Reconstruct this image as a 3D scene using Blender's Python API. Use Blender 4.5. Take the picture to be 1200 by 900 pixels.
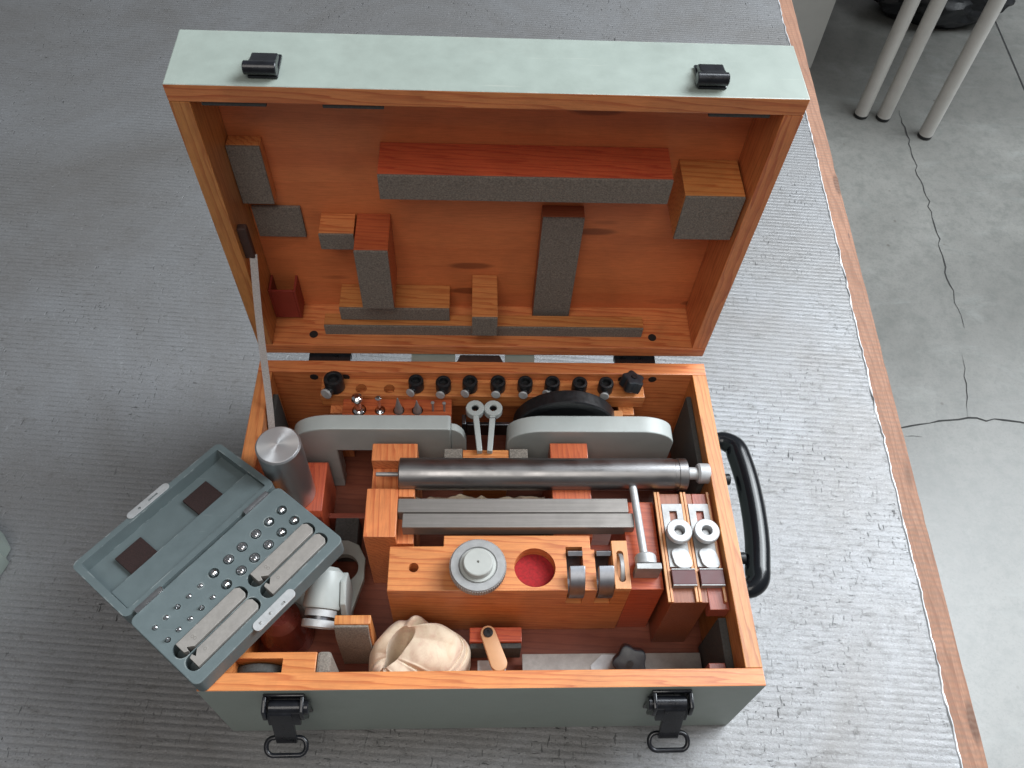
import bpy, bmesh, math, random
from mathutils import Vector, Matrix, Euler, noise
random.seed(7)
R = math.radians
sc = bpy.context.scene
for o in list(bpy.data.objects): bpy.data.objects.remove(o)
COL = sc.collection

# ------------------------------------------------------------------ camera
cam = bpy.data.cameras.new('camera'); camo = bpy.data.objects.new('camera', cam); COL.objects.link(camo)
camo.location = (-0.0126, -0.1933, 0.8211)
camo.rotation_euler = (R(35.6213), R(-2.44), R(-1.2486))
cam.sensor_fit = 'HORIZONTAL'; cam.sensor_width = 36; cam.lens = 981.24 / 1200 * 36
cam.clip_start = 0.02; cam.clip_end = 60
sc.camera = camo
# ------------------------------------------------------------------ light
w = bpy.data.worlds.new('World'); sc.world = w; w.use_nodes = True
bg = w.node_tree.nodes['Background']; bg.inputs[0].default_value = (0.92, 0.95, 1.0, 1); bg.inputs[1].default_value = 0.155
def area(name, loc, target, sx, sy, power, col):
    l = bpy.data.lights.new(name, 'AREA'); l.shape = 'RECTANGLE'; l.size = sx; l.size_y = sy; l.energy = power; l.color = col
    o = bpy.data.objects.new(name, l); COL.objects.link(o); o.location = loc
    o.rotation_euler = (Vector(target) - Vector(loc)).to_track_quat('-Z', 'Y').to_euler(); return o
area('window_light', (1.75, 1.10, 2.5), (0.25, 0.15, 0.0), 2.0, 1.7, 122, (0.90, 0.96, 1.0))
area('far_window_light', (3.3, 1.55, 2.7), (0.6, 0.3, -0.3), 2.2, 2.2, 150, (0.90, 0.96, 1.0))
area('front_fill_light', (-0.2, -1.1, 2.7), (0.0, 0.25, 0.2), 1.5, 1.5, 31, (1.0, 0.95, 0.88))  # unseen fill added high in front to brighten the lid interior
sc.view_settings.view_transform = 'Standard'; sc.view_settings.look = 'None'
sc.view_settings.exposure = 0.0; sc.view_settings.gamma = 1.0
sc.render.engine = 'CYCLES'; sc.cycles.max_bounces = 8; sc.cycles.use_denoising = True

# ------------------------------------------------------------------ materials
MAT = {}
class NT:
    def __init__(s, name):
        s.m = bpy.data.materials.new(name); s.m.use_nodes = True; s.t = s.m.node_tree
        s.b = s.t.nodes['Principled BSDF']; MAT[name] = s.m
    def n(s, typ, **kw):
        x = s.t.nodes.new(typ)
        for k, v in kw.items():
            if k.startswith('i_'):
                key = k[2:]
                key = int(key) if key.isdigit() else key.replace('_', ' ')
                x.inputs[key].default_value = v
            else: setattr(x, k, v)
        return x
    def l(s, a, b): s.t.links.new(a, b)
    def coord(s, scale=(1, 1, 1), rot=(0, 0, 0)):
        c = s.n('ShaderNodeTexCoord'); mp = s.n('ShaderNodeMapping'); mp.inputs['Scale'].default_value = scale
        mp.inputs['Rotation'].default_value = rot
        s.l(c.outputs['Object'], mp.inputs['Vector']); return mp.outputs[0]
    def noise(s, vec, scale, detail=4, rough=0.55, dist=0.0):
        x = s.n('ShaderNodeTexNoise'); x.inputs['Scale'].default_value = scale; x.inputs['Detail'].default_value = detail
        x.inputs['Roughness'].default_value = rough; x.inputs['Distortion'].default_value = dist
        s.l(vec, x.inputs['Vector']); return x.outputs['Fac']
    def ramp(s, fac, stops):
        x = s.n('ShaderNodeValToRGB'); e = x.color_ramp.elements
        while len(e) < len(stops): e.new(0.5)
        for el, (p, c) in zip(e, stops):
            el.position = p; el.color = (c if len(c) == 4 else (*c, 1)) if not isinstance(c, (int, float)) else (c, c, c, 1)
        s.l(fac, x.inputs[0]); return x.outputs[0]
    def mix(s, fac, a, b, mode='MIX'):
        x = s.n('ShaderNodeMix', data_type='RGBA', blend_type=mode)
        for v, k in ((fac, 0), (a, 6), (b, 7)):
            if hasattr(v, 'is_linked') or hasattr(v, 'links'): s.l(v, x.inputs[k])
            elif k == 0: x.inputs[0].default_value = v
            else: x.inputs[k].default_value = (*v, 1) if len(v) == 3 else v
        return x.outputs[2]
    def math(s, op, a, b=None):
        x = s.n('ShaderNodeMath', operation=op)
        for v, k in ((a, 0), (b, 1)):
            if v is None: continue
            if isinstance(v, (int, float)): x.inputs[k].default_value = v
            else: s.l(v, x.inputs[k])
        return x.outputs[0]
    def bump(s, h, strength, dist):
        x = s.n('ShaderNodeBump'); x.inputs['Strength'].default_value = strength; x.inputs['Distance'].default_value = dist
        s.l(h, x.inputs['Height']); s.l(x.outputs[0], s.b.inputs['Normal']); return x
    def set(s, **kw):
        for k, v in kw.items():
            key = k.replace('_', ' ')
            if hasattr(v, 'links'): s.l(v, s.b.inputs[key])
            else: s.b.inputs[key].default_value = (*v, 1) if isinstance(v, tuple) and len(v) == 3 else v

def wood(name, axis, light, dark, rings=150, rough=0.38, coat=0.25, contrast=1.0, knots=False):
    m = NT(name)
    sc3 = [1, 1, 1]; sc3['xyz'.index(axis)] = 0.07
    tc = m.n('ShaderNodeTexCoord'); oi = m.n('ShaderNodeObjectInfo')
    off = m.n('ShaderNodeVectorMath', operation='SCALE'); off.inputs[0].default_value = (3.1, 5.3, 2.7)
    m.l(oi.outputs['Random'], off.inputs['Scale'])
    ad = m.n('ShaderNodeVectorMath', operation='ADD'); m.l(tc.outputs['Object'], ad.inputs[0]); m.l(off.outputs[0], ad.inputs[1])
    mp = m.n('ShaderNodeMapping'); mp.inputs['Scale'].default_value = sc3; m.l(ad.outputs[0], mp.inputs[0]); v = mp.outputs[0]
    wv = m.n('ShaderNodeTexWave', wave_type='BANDS', bands_direction='DIAGONAL', wave_profile='SAW')
    wv.inputs['Scale'].default_value = rings / 6.28; wv.inputs['Distortion'].default_value = 8.0
    wv.inputs['Detail'].default_value = 2.5; wv.inputs['Detail Scale'].default_value = 1.3; m.l(v, wv.inputs['Vector'])
    broad = m.noise(v, 22, 3)
    fine = m.noise(v, 900, 3, 0.6)
    base = m.ramp(wv.outputs['Fac'], [(0.0, light), (0.55, tuple(a * 0.9 + b * 0.1 for a, b in zip(light, dark))), (0.92, dark), (1.0, light)])
    mid = tuple((a + b) / 2 for a, b in zip(light, dark))
    bl = m.mix(m.ramp(broad, [(0.3, 0.0), (0.7, 1.0)]), tuple(min(1, c * 1.12) for c in light), mid)
    c = m.mix(0.55 * contrast, bl, base)
    c = m.mix(m.ramp(fine, [(0.35, 0.30), (0.62, 0.0)]), c, tuple(q * 0.62 for q in mid))
    if knots:
        mp2 = m.n('ShaderNodeMapping'); s2 = [1, 1, 1]; s2['xyz'.index(axis)] = 0.22; mp2.inputs['Scale'].default_value = s2
        m.l(ad.outputs[0], mp2.inputs[0])
        vo = m.n('ShaderNodeTexVoronoi'); vo.inputs['Scale'].default_value = 36; m.l(mp2.outputs[0], vo.inputs['Vector'])
        sel = m.n('ShaderNodeSeparateColor'); m.l(vo.outputs['Color'], sel.inputs[0])
        k = m.math('MULTIPLY', m.ramp(vo.outputs['Distance'], [(0.15, 1.0), (0.22, 0.0)]), m.ramp(sel.outputs[0], [(0.30, 0.0), (0.5, 1.0)]))
        k = m.math('MULTIPLY', k, 0.7)
        c = m.mix(k, c, tuple(q * 0.28 for q in dark))
    hv = m.n('ShaderNodeHueSaturation'); m.l(c, hv.inputs['Color'])
    smd = m.ramp(m.noise(ad.outputs[0], 16, 6, 0.65, 0.4), [(0.30, 0.80), (0.60, 1.0)])
    m.l(m.math('MULTIPLY', smd, m.math('ADD', m.math('MULTIPLY', oi.outputs['Random'], 0.26), 0.87)), hv.inputs['Value'])
    m.l(m.math('ADD', m.math('MULTIPLY', oi.outputs['Random'], -0.018), 0.5), hv.inputs['Hue'])
    m.set(Base_Color=hv.outputs[0], Roughness=m.ramp(fine, [(0.3, rough + 0.14), (0.7, rough)]), Coat_Weight=coat, Coat_Roughness=0.3)
    m.bump(m.mix(0.5, fine, wv.outputs['Fac']), 0.18, 0.0004)
    return m.m

PL, PD = (0.69, 0.295, 0.084), (0.45, 0.130, 0.028)
for ax in 'xyz': wood('pine_' + ax, ax, PL, PD, rings=600, contrast=1.45)
for ax in 'xyz': wood('pine_red_' + ax, ax, (0.58, 0.140, 0.042), (0.36, 0.055, 0.018), rings=800, contrast=1.3)
for ax in 'xy': wood('beech_' + ax, ax, (0.66, 0.34, 0.12), (0.52, 0.23, 0.075), rings=300, contrast=0.6)
wood('ply_x', 'x', (0.82, 0.262, 0.085), (0.64, 0.155, 0.046), rings=120, contrast=0.55, rough=0.45, knots=True)
wood('mahogany_y', 'y', (0.36, 0.115, 0.05), (0.21, 0.055, 0.024), rings=1100)
wood('mahogany_x', 'x', (0.36, 0.115, 0.05), (0.21, 0.055, 0.024), rings=1100)
wood('floor_wood', 'x', (0.25, 0.092, 0.042), (0.15, 0.045, 0.02), rings=500)
we = wood('weathered_edge', 'y', (0.37, 0.20, 0.118), (0.20, 0.088, 0.048), rings=420, rough=0.66, coat=0.0, knots=True)
def saw_marks(mat):
    t = mat.node_tree; b = t.nodes['Principled BSDF']; src = b.inputs['Base Color'].links[0].from_socket
    tc = t.nodes.new('ShaderNodeTexCoord'); wv = t.nodes.new('ShaderNodeTexWave'); wv.wave_type = 'BANDS'; wv.bands_direction = 'Y'
    wv.inputs['Scale'].default_value = 48; wv.inputs['Distortion'].default_value = 3.5; wv.inputs['Detail'].default_value = 4; wv.inputs['Detail Scale'].default_value = 3
    t.links.new(tc.outputs['Object'], wv.inputs['Vector'])
    nz = t.nodes.new('ShaderNodeTexNoise'); nz.inputs['Scale'].default_value = 13; nz.inputs['Detail'].default_value = 5; t.links.new(tc.outputs['Object'], nz.inputs['Vector'])
    mu = t.nodes.new('ShaderNodeMath'); mu.operation = 'MULTIPLY'; t.links.new(wv.outputs['Fac'], mu.inputs[0]); t.links.new(nz.outputs['Fac'], mu.inputs[1])
    mx = t.nodes.new('ShaderNodeMix'); mx.data_type = 'RGBA'; t.links.new(mu.outputs[0], mx.inputs[0]); t.links.new(src, mx.inputs[6]); mx.inputs[7].default_value = (0.20, 0.12, 0.085, 1)
    nz2 = t.nodes.new('ShaderNodeTexNoise'); nz2.inputs['Scale'].default_value = 60; nz2.inputs['Detail'].default_value = 6; nz2.inputs['Roughness'].default_value = 0.75
    mp = t.nodes.new('ShaderNodeMapping'); mp.inputs['Scale'].default_value = (1, 0.12, 1); t.links.new(tc.outputs['Object'], mp.inputs[0]); t.links.new(mp.outputs[0], nz2.inputs['Vector'])
    rp = t.nodes.new('ShaderNodeValToRGB'); rp.color_ramp.elements[0].position = 0.62; rp.color_ramp.elements[1].position = 0.70; t.links.new(nz2.outputs['Fac'], rp.inputs[0])
    m2 = t.nodes.new('ShaderNodeMix'); m2.data_type = 'RGBA'; t.links.new(rp.outputs[0], m2.inputs[0]); t.links.new(mx.outputs[2], m2.inputs[6]); m2.inputs[7].default_value = (0.08, 0.05, 0.045, 1)
    t.links.new(m2.outputs[2], b.inputs['Base Color'])
saw_marks(we)

def simple(name, col, rough=0.5, metal=0.0, coat=0.0, nscale=0, namt=0.15, bump=0.0, bscale=400, bdist=0.0005, **kw):
    m = NT(name); m.set(Roughness=rough, Metallic=metal, Coat_Weight=coat, **kw)
    v = m.coord()
    if nscale:
        f = m.noise(v, nscale, 5, 0.6)
        m.set(Base_Color=m.mix(m.ramp(f, [(0.3, 0.0), (0.72, 1.0)]), tuple(c * (1 - namt) for c in col), tuple(min(1, c * (1 + namt)) for c in col)))
        m.set(Roughness=m.ramp(f, [(0.3, max(0.02, rough - 0.06)), (0.7, min(1, rough + 0.07))]))
    else: m.set(Base_Color=col)
    if bump: m.bump(m.noise(v, bscale, 4, 0.6), bump, bdist)
    return m
simple('paint_mint', (0.278, 0.322, 0.294), 0.42, nscale=60, namt=0.05, bump=0.12, bscale=900)
def edge_wear(mat, chip, dirt=(0.16, 0.17, 0.15)):
    t = mat.node_tree; b = t.nodes['Principled BSDF']; src = b.inputs['Base Color'].links[0].from_socket; N = t.nodes.new; K = t.links.new
    tc = N('ShaderNodeTexCoord'); bv = N('ShaderNodeBevel'); bv.samples = 4; bv.inputs['Radius'].default_value = 0.0022; ge = N('ShaderNodeNewGeometry')
    dt = N('ShaderNodeVectorMath'); dt.operation = 'DOT_PRODUCT'; K(bv.outputs[0], dt.inputs[0]); K(ge.outputs['Normal'], dt.inputs[1])
    r1 = N('ShaderNodeValToRGB'); r1.color_ramp.elements[0].position = 0.80; r1.color_ramp.elements[0].color = (1, 1, 1, 1); r1.color_ramp.elements[1].position = 0.985; r1.color_ramp.elements[1].color = (0, 0, 0, 1); K(dt.outputs['Value'], r1.inputs[0])
    nz = N('ShaderNodeTexNoise'); nz.inputs['Scale'].default_value = 85; nz.inputs['Detail'].default_value = 5; K(tc.outputs['Object'], nz.inputs['Vector'])
    r2 = N('ShaderNodeValToRGB'); r2.color_ramp.elements[0].position = 0.54; r2.color_ramp.elements[1].position = 0.60; K(nz.outputs['Fac'], r2.inputs[0])
    mu = N('ShaderNodeMath'); mu.operation = 'MULTIPLY'; K(r1.outputs[0], mu.inputs[0]); K(r2.outputs[0], mu.inputs[1])
    n2 = N('ShaderNodeTexNoise'); n2.inputs['Scale'].default_value = 9; n2.inputs['Detail'].default_value = 7; n2.inputs['Roughness'].default_value = 0.7; K(tc.outputs['Object'], n2.inputs['Vector'])
    r3 = N('ShaderNodeValToRGB'); r3.color_ramp.elements[0].position = 0.52; r3.color_ramp.elements[1].position = 0.85; r3.color_ramp.elements[1].color = (0.38, 0.38, 0.38, 1); K(n2.outputs['Fac'], r3.inputs[0])
    mp = N('ShaderNodeMapping'); mp.inputs['Scale'].default_value = (0.06, 1, 1); mp.inputs['Rotation'].default_value = (0.2, 0.3, 0.25); K(tc.outputs['Object'], mp.inputs[0])
    n3 = N('ShaderNodeTexNoise'); n3.inputs['Scale'].default_value = 260; n3.inputs['Detail'].default_value = 2; K(mp.outputs[0], n3.inputs['Vector'])
    r4 = N('ShaderNodeValToRGB'); r4.color_ramp.elements[0].position = 0.70; r4.color_ramp.elements[1].position = 0.76; r4.color_ramp.elements[1].color = (0.10, 0.10, 0.10, 1); K(n3.outputs['Fac'], r4.inputs[0])
    def mix(f, a, col):
        x = N('ShaderNodeMix'); x.data_type = 'RGBA'; K(f, x.inputs[0]); K(a, x.inputs[6]); x.inputs[7].default_value = (*col, 1); return x.outputs[2]
    c1 = mix(r3.outputs[0], src, dirt); c2 = mix(r4.outputs[0], c1, tuple(min(1, q * 1.6) for q in chip)); c3 = mix(mu.outputs[0], c2, chip); K(c3, b.inputs['Base Color'])
edge_wear(MAT['paint_mint'], (0.50, 0.47, 0.42))
simple('paint_cast', (0.40, 0.43, 0.42), 0.38, nscale=50, namt=0.05, bump=0.10, bscale=1500)
simple('paint_case', (0.110, 0.141, 0.148), 0.5, nscale=80, namt=0.06, bump=0.15, bscale=1800)
edge_wear(MAT['paint_case'], (0.30, 0.33, 0.33), (0.09, 0.10, 0.10))
simple('felt', (0.205, 0.180, 0.155), 0.95, nscale=700, namt=0.45, bump=0.9, bscale=1600, bdist=0.0008)
simple('felt_dark', (0.06, 0.062, 0.06), 0.95, nscale=500, namt=0.3, bump=0.6, bscale=1500)
simple('felt_red', (0.30, 0.014, 0.018), 0.95, nscale=400, namt=0.3, bump=0.5, bscale=1500)
simple('felt_brown', (0.028, 0.013, 0.012), 0.95, nscale=900, namt=0.5, bump=0.8, bscale=1700, bdist=0.0008)
def metal(name, col, rough, axis=None, namt=0.12, m_=1.0):
    m = NT(name); s3 = [1, 1, 1]
    if axis: s3['xyz'.index(axis)] = 0.02
    v = m.coord(tuple(s3)); f = m.noise(v, 700 if axis else 160, 4, 0.65)
    g = m.noise(m.coord(), 45, 5, 0.6)
    c = m.mix(m.ramp(f, [(0.3, 0.0), (0.7, 1.0)]), tuple(q * (1 - namt) for q in col), tuple(min(1, q * (1 + namt)) for q in col))
    c = m.mix(m.ramp(g, [(0.42, 0.0), (0.75, 0.22)]), c, tuple(q * 0.5 for q in col))
    m.set(Base_Color=c, Metallic=m_, Roughness=m.ramp(g, [(0.3, max(0.05, rough - 0.07)), (0.7, rough + 0.1)]))
    m.bump(f, 0.08, 0.0002); return m
metal('steel', (0.36, 0.36, 0.36), 0.5, m_=0.6)
metal('steel_x', (0.27, 0.265, 0.268), 0.36, 'x')
simple('stamp', (0.20, 0.185, 0.17), 0.6)
simple('hub_grey', (0.40, 0.41, 0.39), 0.45, nscale=70, namt=0.06)
metal('steel_dark', (0.255, 0.237, 0.222), 0.52, 'x', m_=0.6)
metal('steel_plate', (0.34, 0.32, 0.30), 0.55, m_=0.45)
metal('chrome', (0.75, 0.75, 0.76), 0.13)
metal('satin', (0.50, 0.51, 0.52), 0.52, m_=0.45)
metal('gunmetal', (0.15, 0.155, 0.17), 0.34)
metal('brass', (0.55, 0.40, 0.22), 0.3)
simple('black_gloss', (0.006, 0.007, 0.009), 0.22, coat=0.15, bump=0.04, bscale=200, Specular_IOR_Level=0.35)
simple('black_satin', (0.012, 0.013, 0.015), 0.38, nscale=200, namt=0.3, bump=0.15, bscale=900)
simple('black_iron', (0.011, 0.012, 0.016), 0.30, metal=0.3, coat=0.3, nscale=120, namt=0.4, bump=0.2, bscale=700)
simple('black_blue', (0.02, 0.024, 0.03), 0.36, nscale=200, namt=0.2)
simple('hole_dark', (0.012, 0.009, 0.008), 0.8)
simple('tan_plastic', (0.60, 0.33, 0.17), 0.4, nscale=90, namt=0.06)
simple('bakelite', (0.085, 0.020, 0.024), 0.42, nscale=90, namt=0.15)
simple('ribbon', (0.46, 0.43, 0.42), 0.9, nscale=900, namt=0.25, bump=0.7, bscale=1500)
simple('leather_brown', (0.05, 0.025, 0.02), 0.6, nscale=200, namt=0.3)
simple('white_card', (0.62, 0.63, 0.61), 0.6, nscale=20, namt=0.04)
simple('leg_grey', (0.50, 0.485, 0.455), 0.45, nscale=25, namt=0.06)
simple('bag_black', (0.006, 0.007, 0.009), 0.5, nscale=30, namt=0.4, bump=0.4, bscale=60, bdist=0.004)
simple('red_glass', (0.14, 0.03, 0.022), 0.25, coat=0.4, nscale=40, namt=0.4)
simple('crack_dark', (0.03, 0.03, 0.03), 0.9)
# chamois
m = NT('chamois'); v = m.coord(); f = m.noise(v, 55, 6, 0.65, 0.6)
m.set(Base_Color=m.ramp(f, [(0.25, (0.62, 0.49, 0.34)), (0.48, (0.76, 0.65, 0.50)), (0.64, (0.68, 0.52, 0.40)), (0.80, (0.45, 0.27, 0.18))]), Roughness=0.85,
      Sheen_Weight=0.2)
m.bump(m.noise(v, 520, 5, 0.7), 0.25, 0.0008)
# ribbed zinc sheet on the table: fine parallel ribs, scratches, stains
m = NT('ribbed_zinc'); v = m.coord()
wob = m.noise(v, 6, 3)
sep = m.n('ShaderNodeSeparateXYZ'); m.l(v, sep.inputs[0])
yy = m.math('ADD', sep.outputs['Y'], m.math('MULTIPLY', wob, 0.0012))
per = 0.00655
sn = m.math('SINE', m.math('MULTIPLY', yy, 2 * math.pi / per))
wear = m.ramp(m.noise(v, 4.2, 6, 0.7, 0.4), [(0.34, 0.45), (0.58, 1.0)])
brk = m.ramp(m.noise(m.coord((0.55, 1, 1)), 95, 5, 0.75), [(0.30, 0.40), (0.62, 1.0)])
rib = m.math('MULTIPLY', m.math('MULTIPLY', sn, wear), brk)
nz = m.noise(v, 330, 6, 0.85); nz2 = m.noise(m.coord((0.5, 1, 1)), 110, 6, 0.75, 0.5)
vs = m.coord((1, 0.22, 1), (0, 0, R(14))); scr = m.noise(vs, 420, 2, 0.5, 0.7)
vs2 = m.coord((0.3, 1, 1), (0, 0, R(-34))); scr2 = m.noise(vs2, 460, 2, 0.5, 0.8)
dents = m.math('MAXIMUM', m.ramp(scr, [(0.66, 0.0), (0.70, 1.0)]), m.ramp(scr2, [(0.67, 0.0), (0.71, 1.0)]))
loc = m.ramp(m.noise(v, 7, 4, 0.6), [(0.44, 0.0), (0.62, 1.0)]); dents = m.math('MULTIPLY', dents, m.math('ADD', loc, 0.18))
h = m.math('ADD', m.math('MULTIPLY', rib, 0.25), m.math('ADD', m.math('MULTIPLY', nz, 0.55), m.math('MULTIPLY', nz2, 0.8))); h = m.math('SUBTRACT', h, m.math('MULTIPLY', dents, 1.1))
stain = m.noise(v, 2.6, 7, 0.7, 0.6)
c = m.mix(m.ramp(stain, [(0.32, 0.0), (0.68, 1.0)]), (0.195, 0.187, 0.182), (0.275, 0.282, 0.296))
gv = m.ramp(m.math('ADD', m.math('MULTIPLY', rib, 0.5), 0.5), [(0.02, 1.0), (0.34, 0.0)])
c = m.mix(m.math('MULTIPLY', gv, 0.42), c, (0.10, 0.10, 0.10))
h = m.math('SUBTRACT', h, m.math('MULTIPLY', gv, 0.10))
c = m.mix(m.ramp(nz2, [(0.34, 0.45), (0.44, 0.0)]), c, (0.12, 0.115, 0.11))
grit = m.noise(m.coord((0.7, 1, 1)), 620, 4, 0.8)
c = m.mix(m.ramp(grit, [(0.34, 0.6), (0.46, 0.0)]), c, (0.11, 0.105, 0.10)); c = m.mix(m.ramp(grit, [(0.58, 0.0), (0.72, 0.5)]), c, (0.62, 0.62, 0.62))
c = m.mix(m.math('MULTIPLY', dents, 0.75), c, (0.035, 0.035, 0.035))
h = m.math('ADD', h, m.math('MULTIPLY', grit, 0.5))
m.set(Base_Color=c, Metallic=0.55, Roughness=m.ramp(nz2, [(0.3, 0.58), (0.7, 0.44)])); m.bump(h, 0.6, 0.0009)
metal('zinc_lip', (0.62, 0.63, 0.65), 0.45, m_=0.4)
# polished concrete
m = NT('concrete'); v = m.coord(); a = m.noise(v, 1.6, 7, 0.62, 0.4); b = m.noise(v, 34, 6, 0.7); d = m.noise(m.coord((0.4, 1, 1), (0, 0, R(20))), 9, 5, 0.7, 1.0)
c = m.mix(m.ramp(a, [(0.3, 0.0), (0.7, 1.0)]), (0.140, 0.139, 0.130), (0.230, 0.228, 0.214))
c = m.mix(m.ramp(b, [(0.35, 0.45), (0.55, 0.0)]), c, (0.10, 0.108, 0.10))
fi = m.noise(v, 190, 5, 0.75); c = m.mix(m.ramp(fi, [(0.36, 0.4), (0.5, 0.0)]), c, (0.10, 0.105, 0.10)); c = m.mix(m.ramp(d, [(0.55, 0.0), (0.8, 0.35)]), c, (0.32, 0.34, 0.33))
vo = m.n('ShaderNodeTexVoronoi'); vo.inputs['Scale'].default_value = 11; m.l(v, vo.inputs['Vector'])
c = m.mix(m.ramp(vo.outputs['Distance'], [(0.03, 0.6), (0.06, 0.0)]), c, (0.07, 0.06, 0.05))
m.set(Base_Color=c, Roughness=m.ramp(a, [(0.3, 0.30), (0.7, 0.42)]), Specular_IOR_Level=0.6); m.bump(b, 0.12, 0.002)

# ------------------------------------------------------------------ geometry helpers
class G:
    def __init__(s): s.v = []; s.f = []; s.mi = []
    def add(s, verts, faces, m=0, fn=None):
        k = len(s.v); s.v += [Vector(p) for p in verts]
        s.f += [tuple(i + k for i in f) for f in faces]
        s.mi += [m] * len(faces); return s
    def bm(s, bm, m=0):
        bm.verts.index_update(); return s.add([v.co.copy() for v in bm.verts], [[v.index for v in f.verts] for f in bm.faces], m)
    def box(s, x0, x1, y0, y1, z0, z1, bev=0.0006, m=0, seg=2, mf=None):
        b = bmesh.new(); bmesh.ops.create_cube(b, size=1)
        for v in b.verts: v.co = Vector(((x0 + x1) / 2 + v.co.x * (x1 - x0), (y0 + y1) / 2 + v.co.y * (y1 - y0), (z0 + z1) / 2 + v.co.z * (z1 - z0)))
        if bev: bmesh.ops.bevel(b, geom=list(b.edges), offset=bev, segments=seg, affect='EDGES', profile=0.5)
        b.normal_update(); k = len(s.mi); s.bm(b, m)
        if mf:
            for i, f in enumerate(b.faces): s.mi[k + i] = mf(f.normal)
        b.free(); return s
    def lathe(s, prof, o=(0, 0, 0), axis=(0, 0, 1), seg=32, m=0):
        ax = Vector(axis).normalized(); q = Vector((0, 0, 1)).rotation_difference(ax); o = Vector(o)
        V = []; F = []; n = len(prof)
        for r, h in prof:
            for i in range(seg):
                a = 2 * math.pi * i / seg; V.append(o + q @ Vector((r * math.cos(a), r * math.sin(a), h)))
        for j in range(n - 1):
            for i in range(seg):
                i2 = (i + 1) % seg; F.append((j * seg + i, j * seg + i2, (j + 1) * seg + i2, (j + 1) * seg + i))
        if prof[0][0] > 1e-6: F.append(tuple(reversed(range(seg))))
        if prof[-1][0] > 1e-6: F.append(tuple((n - 1) * seg + i for i in range(seg)))
        return s.add(V, F, m)
    def cyl(s, p0, p1, r, seg=24, bev=0.0006, m=0):
        p0 = Vector(p0); p1 = Vector(p1); h = (p1 - p0).length; b = min(bev, r * 0.4, h * 0.3)
        return s.lathe([(r - b, 0), (r, b), (r, h - b), (r - b, h)] if b else [(r, 0), (r, h)], p0, p1 - p0, seg, m)
    def ringlathe(s, prof, o, axis, seg=40, m=0):   # closed profile loop -> torus like solid
        ax = Vector(axis).normalized(); q = Vector((0, 0, 1)).rotation_difference(ax); o = Vector(o); n = len(prof); V = []; F = []
        for r, h in prof:
            for i in range(seg):
                a = 2 * math.pi * i / seg; V.append(o + q @ Vector((r * math.cos(a), r * math.sin(a), h)))
        for j in range(n):
            j2 = (j + 1) % n
            for i in range(seg):
                i2 = (i + 1) % seg; F.append((j * seg + i, j * seg + i2, j2 * seg + i2, j2 * seg + i))
        return s.add(V, F, m)
    def prism(s, poly, axis, a, b, bev=0.0006, m=0, seg=2):
        bmm = bmesh.new(); rs = []
        for t in (a, b):
            r = []
            for p, q in poly:
                co = {'x': (t, p, q), 'y': (p, t, q), 'z': (p, q, t)}[axis]; r.append(bmm.verts.new(co))
            rs.append(r)
        n = len(poly); bmm.faces.new(rs[0]); bmm.faces.new(list(reversed(rs[1])))
        for i in range(n): bmm.faces.new((rs[0][i], rs[0][(i + 1) % n], rs[1][(i + 1) % n], rs[1][i]))
        bmesh.ops.recalc_face_normals(bmm, faces=list(bmm.faces))
        if bev: bmesh.ops.bevel(bmm, geom=[e for e in bmm.edges if e.calc_face_angle(0) > R(28)], offset=bev, segments=seg, affect='EDGES', profile=0.5)
        s.bm(bmm, m); bmm.free(); return s
    def tube(s, path, r, seg=20, closed=False, m=0, flat=1.0):
        P = [Vector(p) for p in path]; n = len(P); V = []; F = []; up = None
        rr = r if isinstance(r, (list, tuple)) else [r] * n
        for i in range(n):
            t = (P[(i + 1) % n] - P[(i - 1) % n]) if closed else (P[min(i + 1, n - 1)] - P[max(i - 1, 0)]); t.normalize()
            if up is None: up = t.orthogonal().normalized()
            up = (up - t * up.dot(t)).normalized(); sd = t.cross(up)
            for k in range(seg):
                a = 2 * math.pi * k / seg; V.append(P[i] + (up * math.cos(a) + sd * math.sin(a) * flat) * rr[i])
        for i in range(n if closed else n - 1):
            for k in range(seg):
                k2 = (k + 1) % seg; i2 = (i + 1) % n; F.append((i * seg + k, i * seg + k2, i2 * seg + k2, i2 * seg + k))
        if not closed: F.append(tuple(reversed(range(seg)))); F.append(tuple((n - 1) * seg + k for k in range(seg)))
        return s.add(V, F, m)
    def xf(s, fn):
        s.v = [Vector(fn(p)) for p in s.v]; return s
    def build(s, name, mats, parent=None, org=None, angle=21, **props):
        mats = mats if isinstance(mats, (list, tuple)) else [mats]
        org = Vector(org) if org is not None else (world_org(parent) if parent else Vector((0, 0, 0)))
        me = bpy.data.meshes.new(name); me.from_pydata([p - org for p in s.v], [], s.f)
        for q in mats: me.materials.append(MAT[q])
        me.polygons.foreach_set('material_index', s.mi)
        b = bmesh.new(); b.from_mesh(me); bmesh.ops.recalc_face_normals(b, faces=list(b.faces)); b.to_mesh(me); b.free()
        me.polygons.foreach_set('use_smooth', [True] * len(me.polygons)); me.set_sharp_from_angle(angle=R(angle))
        o = bpy.data.objects.new(name, me); COL.objects.link(o)
        if parent: o.parent = parent; o.location = org - world_org(parent)
        else: o.location = org
        for k, v in props.items(): o[k] = v
        return o
def world_org(o):
    p = Vector(o.location)
    while o.parent: o = o.parent; p += Vector(o.location)
    return p
def thing(name, label, cat, loc=(0, 0, 0), group=None):
    o = bpy.data.objects.new(name, None); COL.objects.link(o); o.location = loc; o.empty_display_size = 0.01
    return tag(o, label, cat, group)
def tag(o, label, cat, group=None):
    o['label'] = label; o['category'] = cat
    if group: o['group'] = group
    return o
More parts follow.
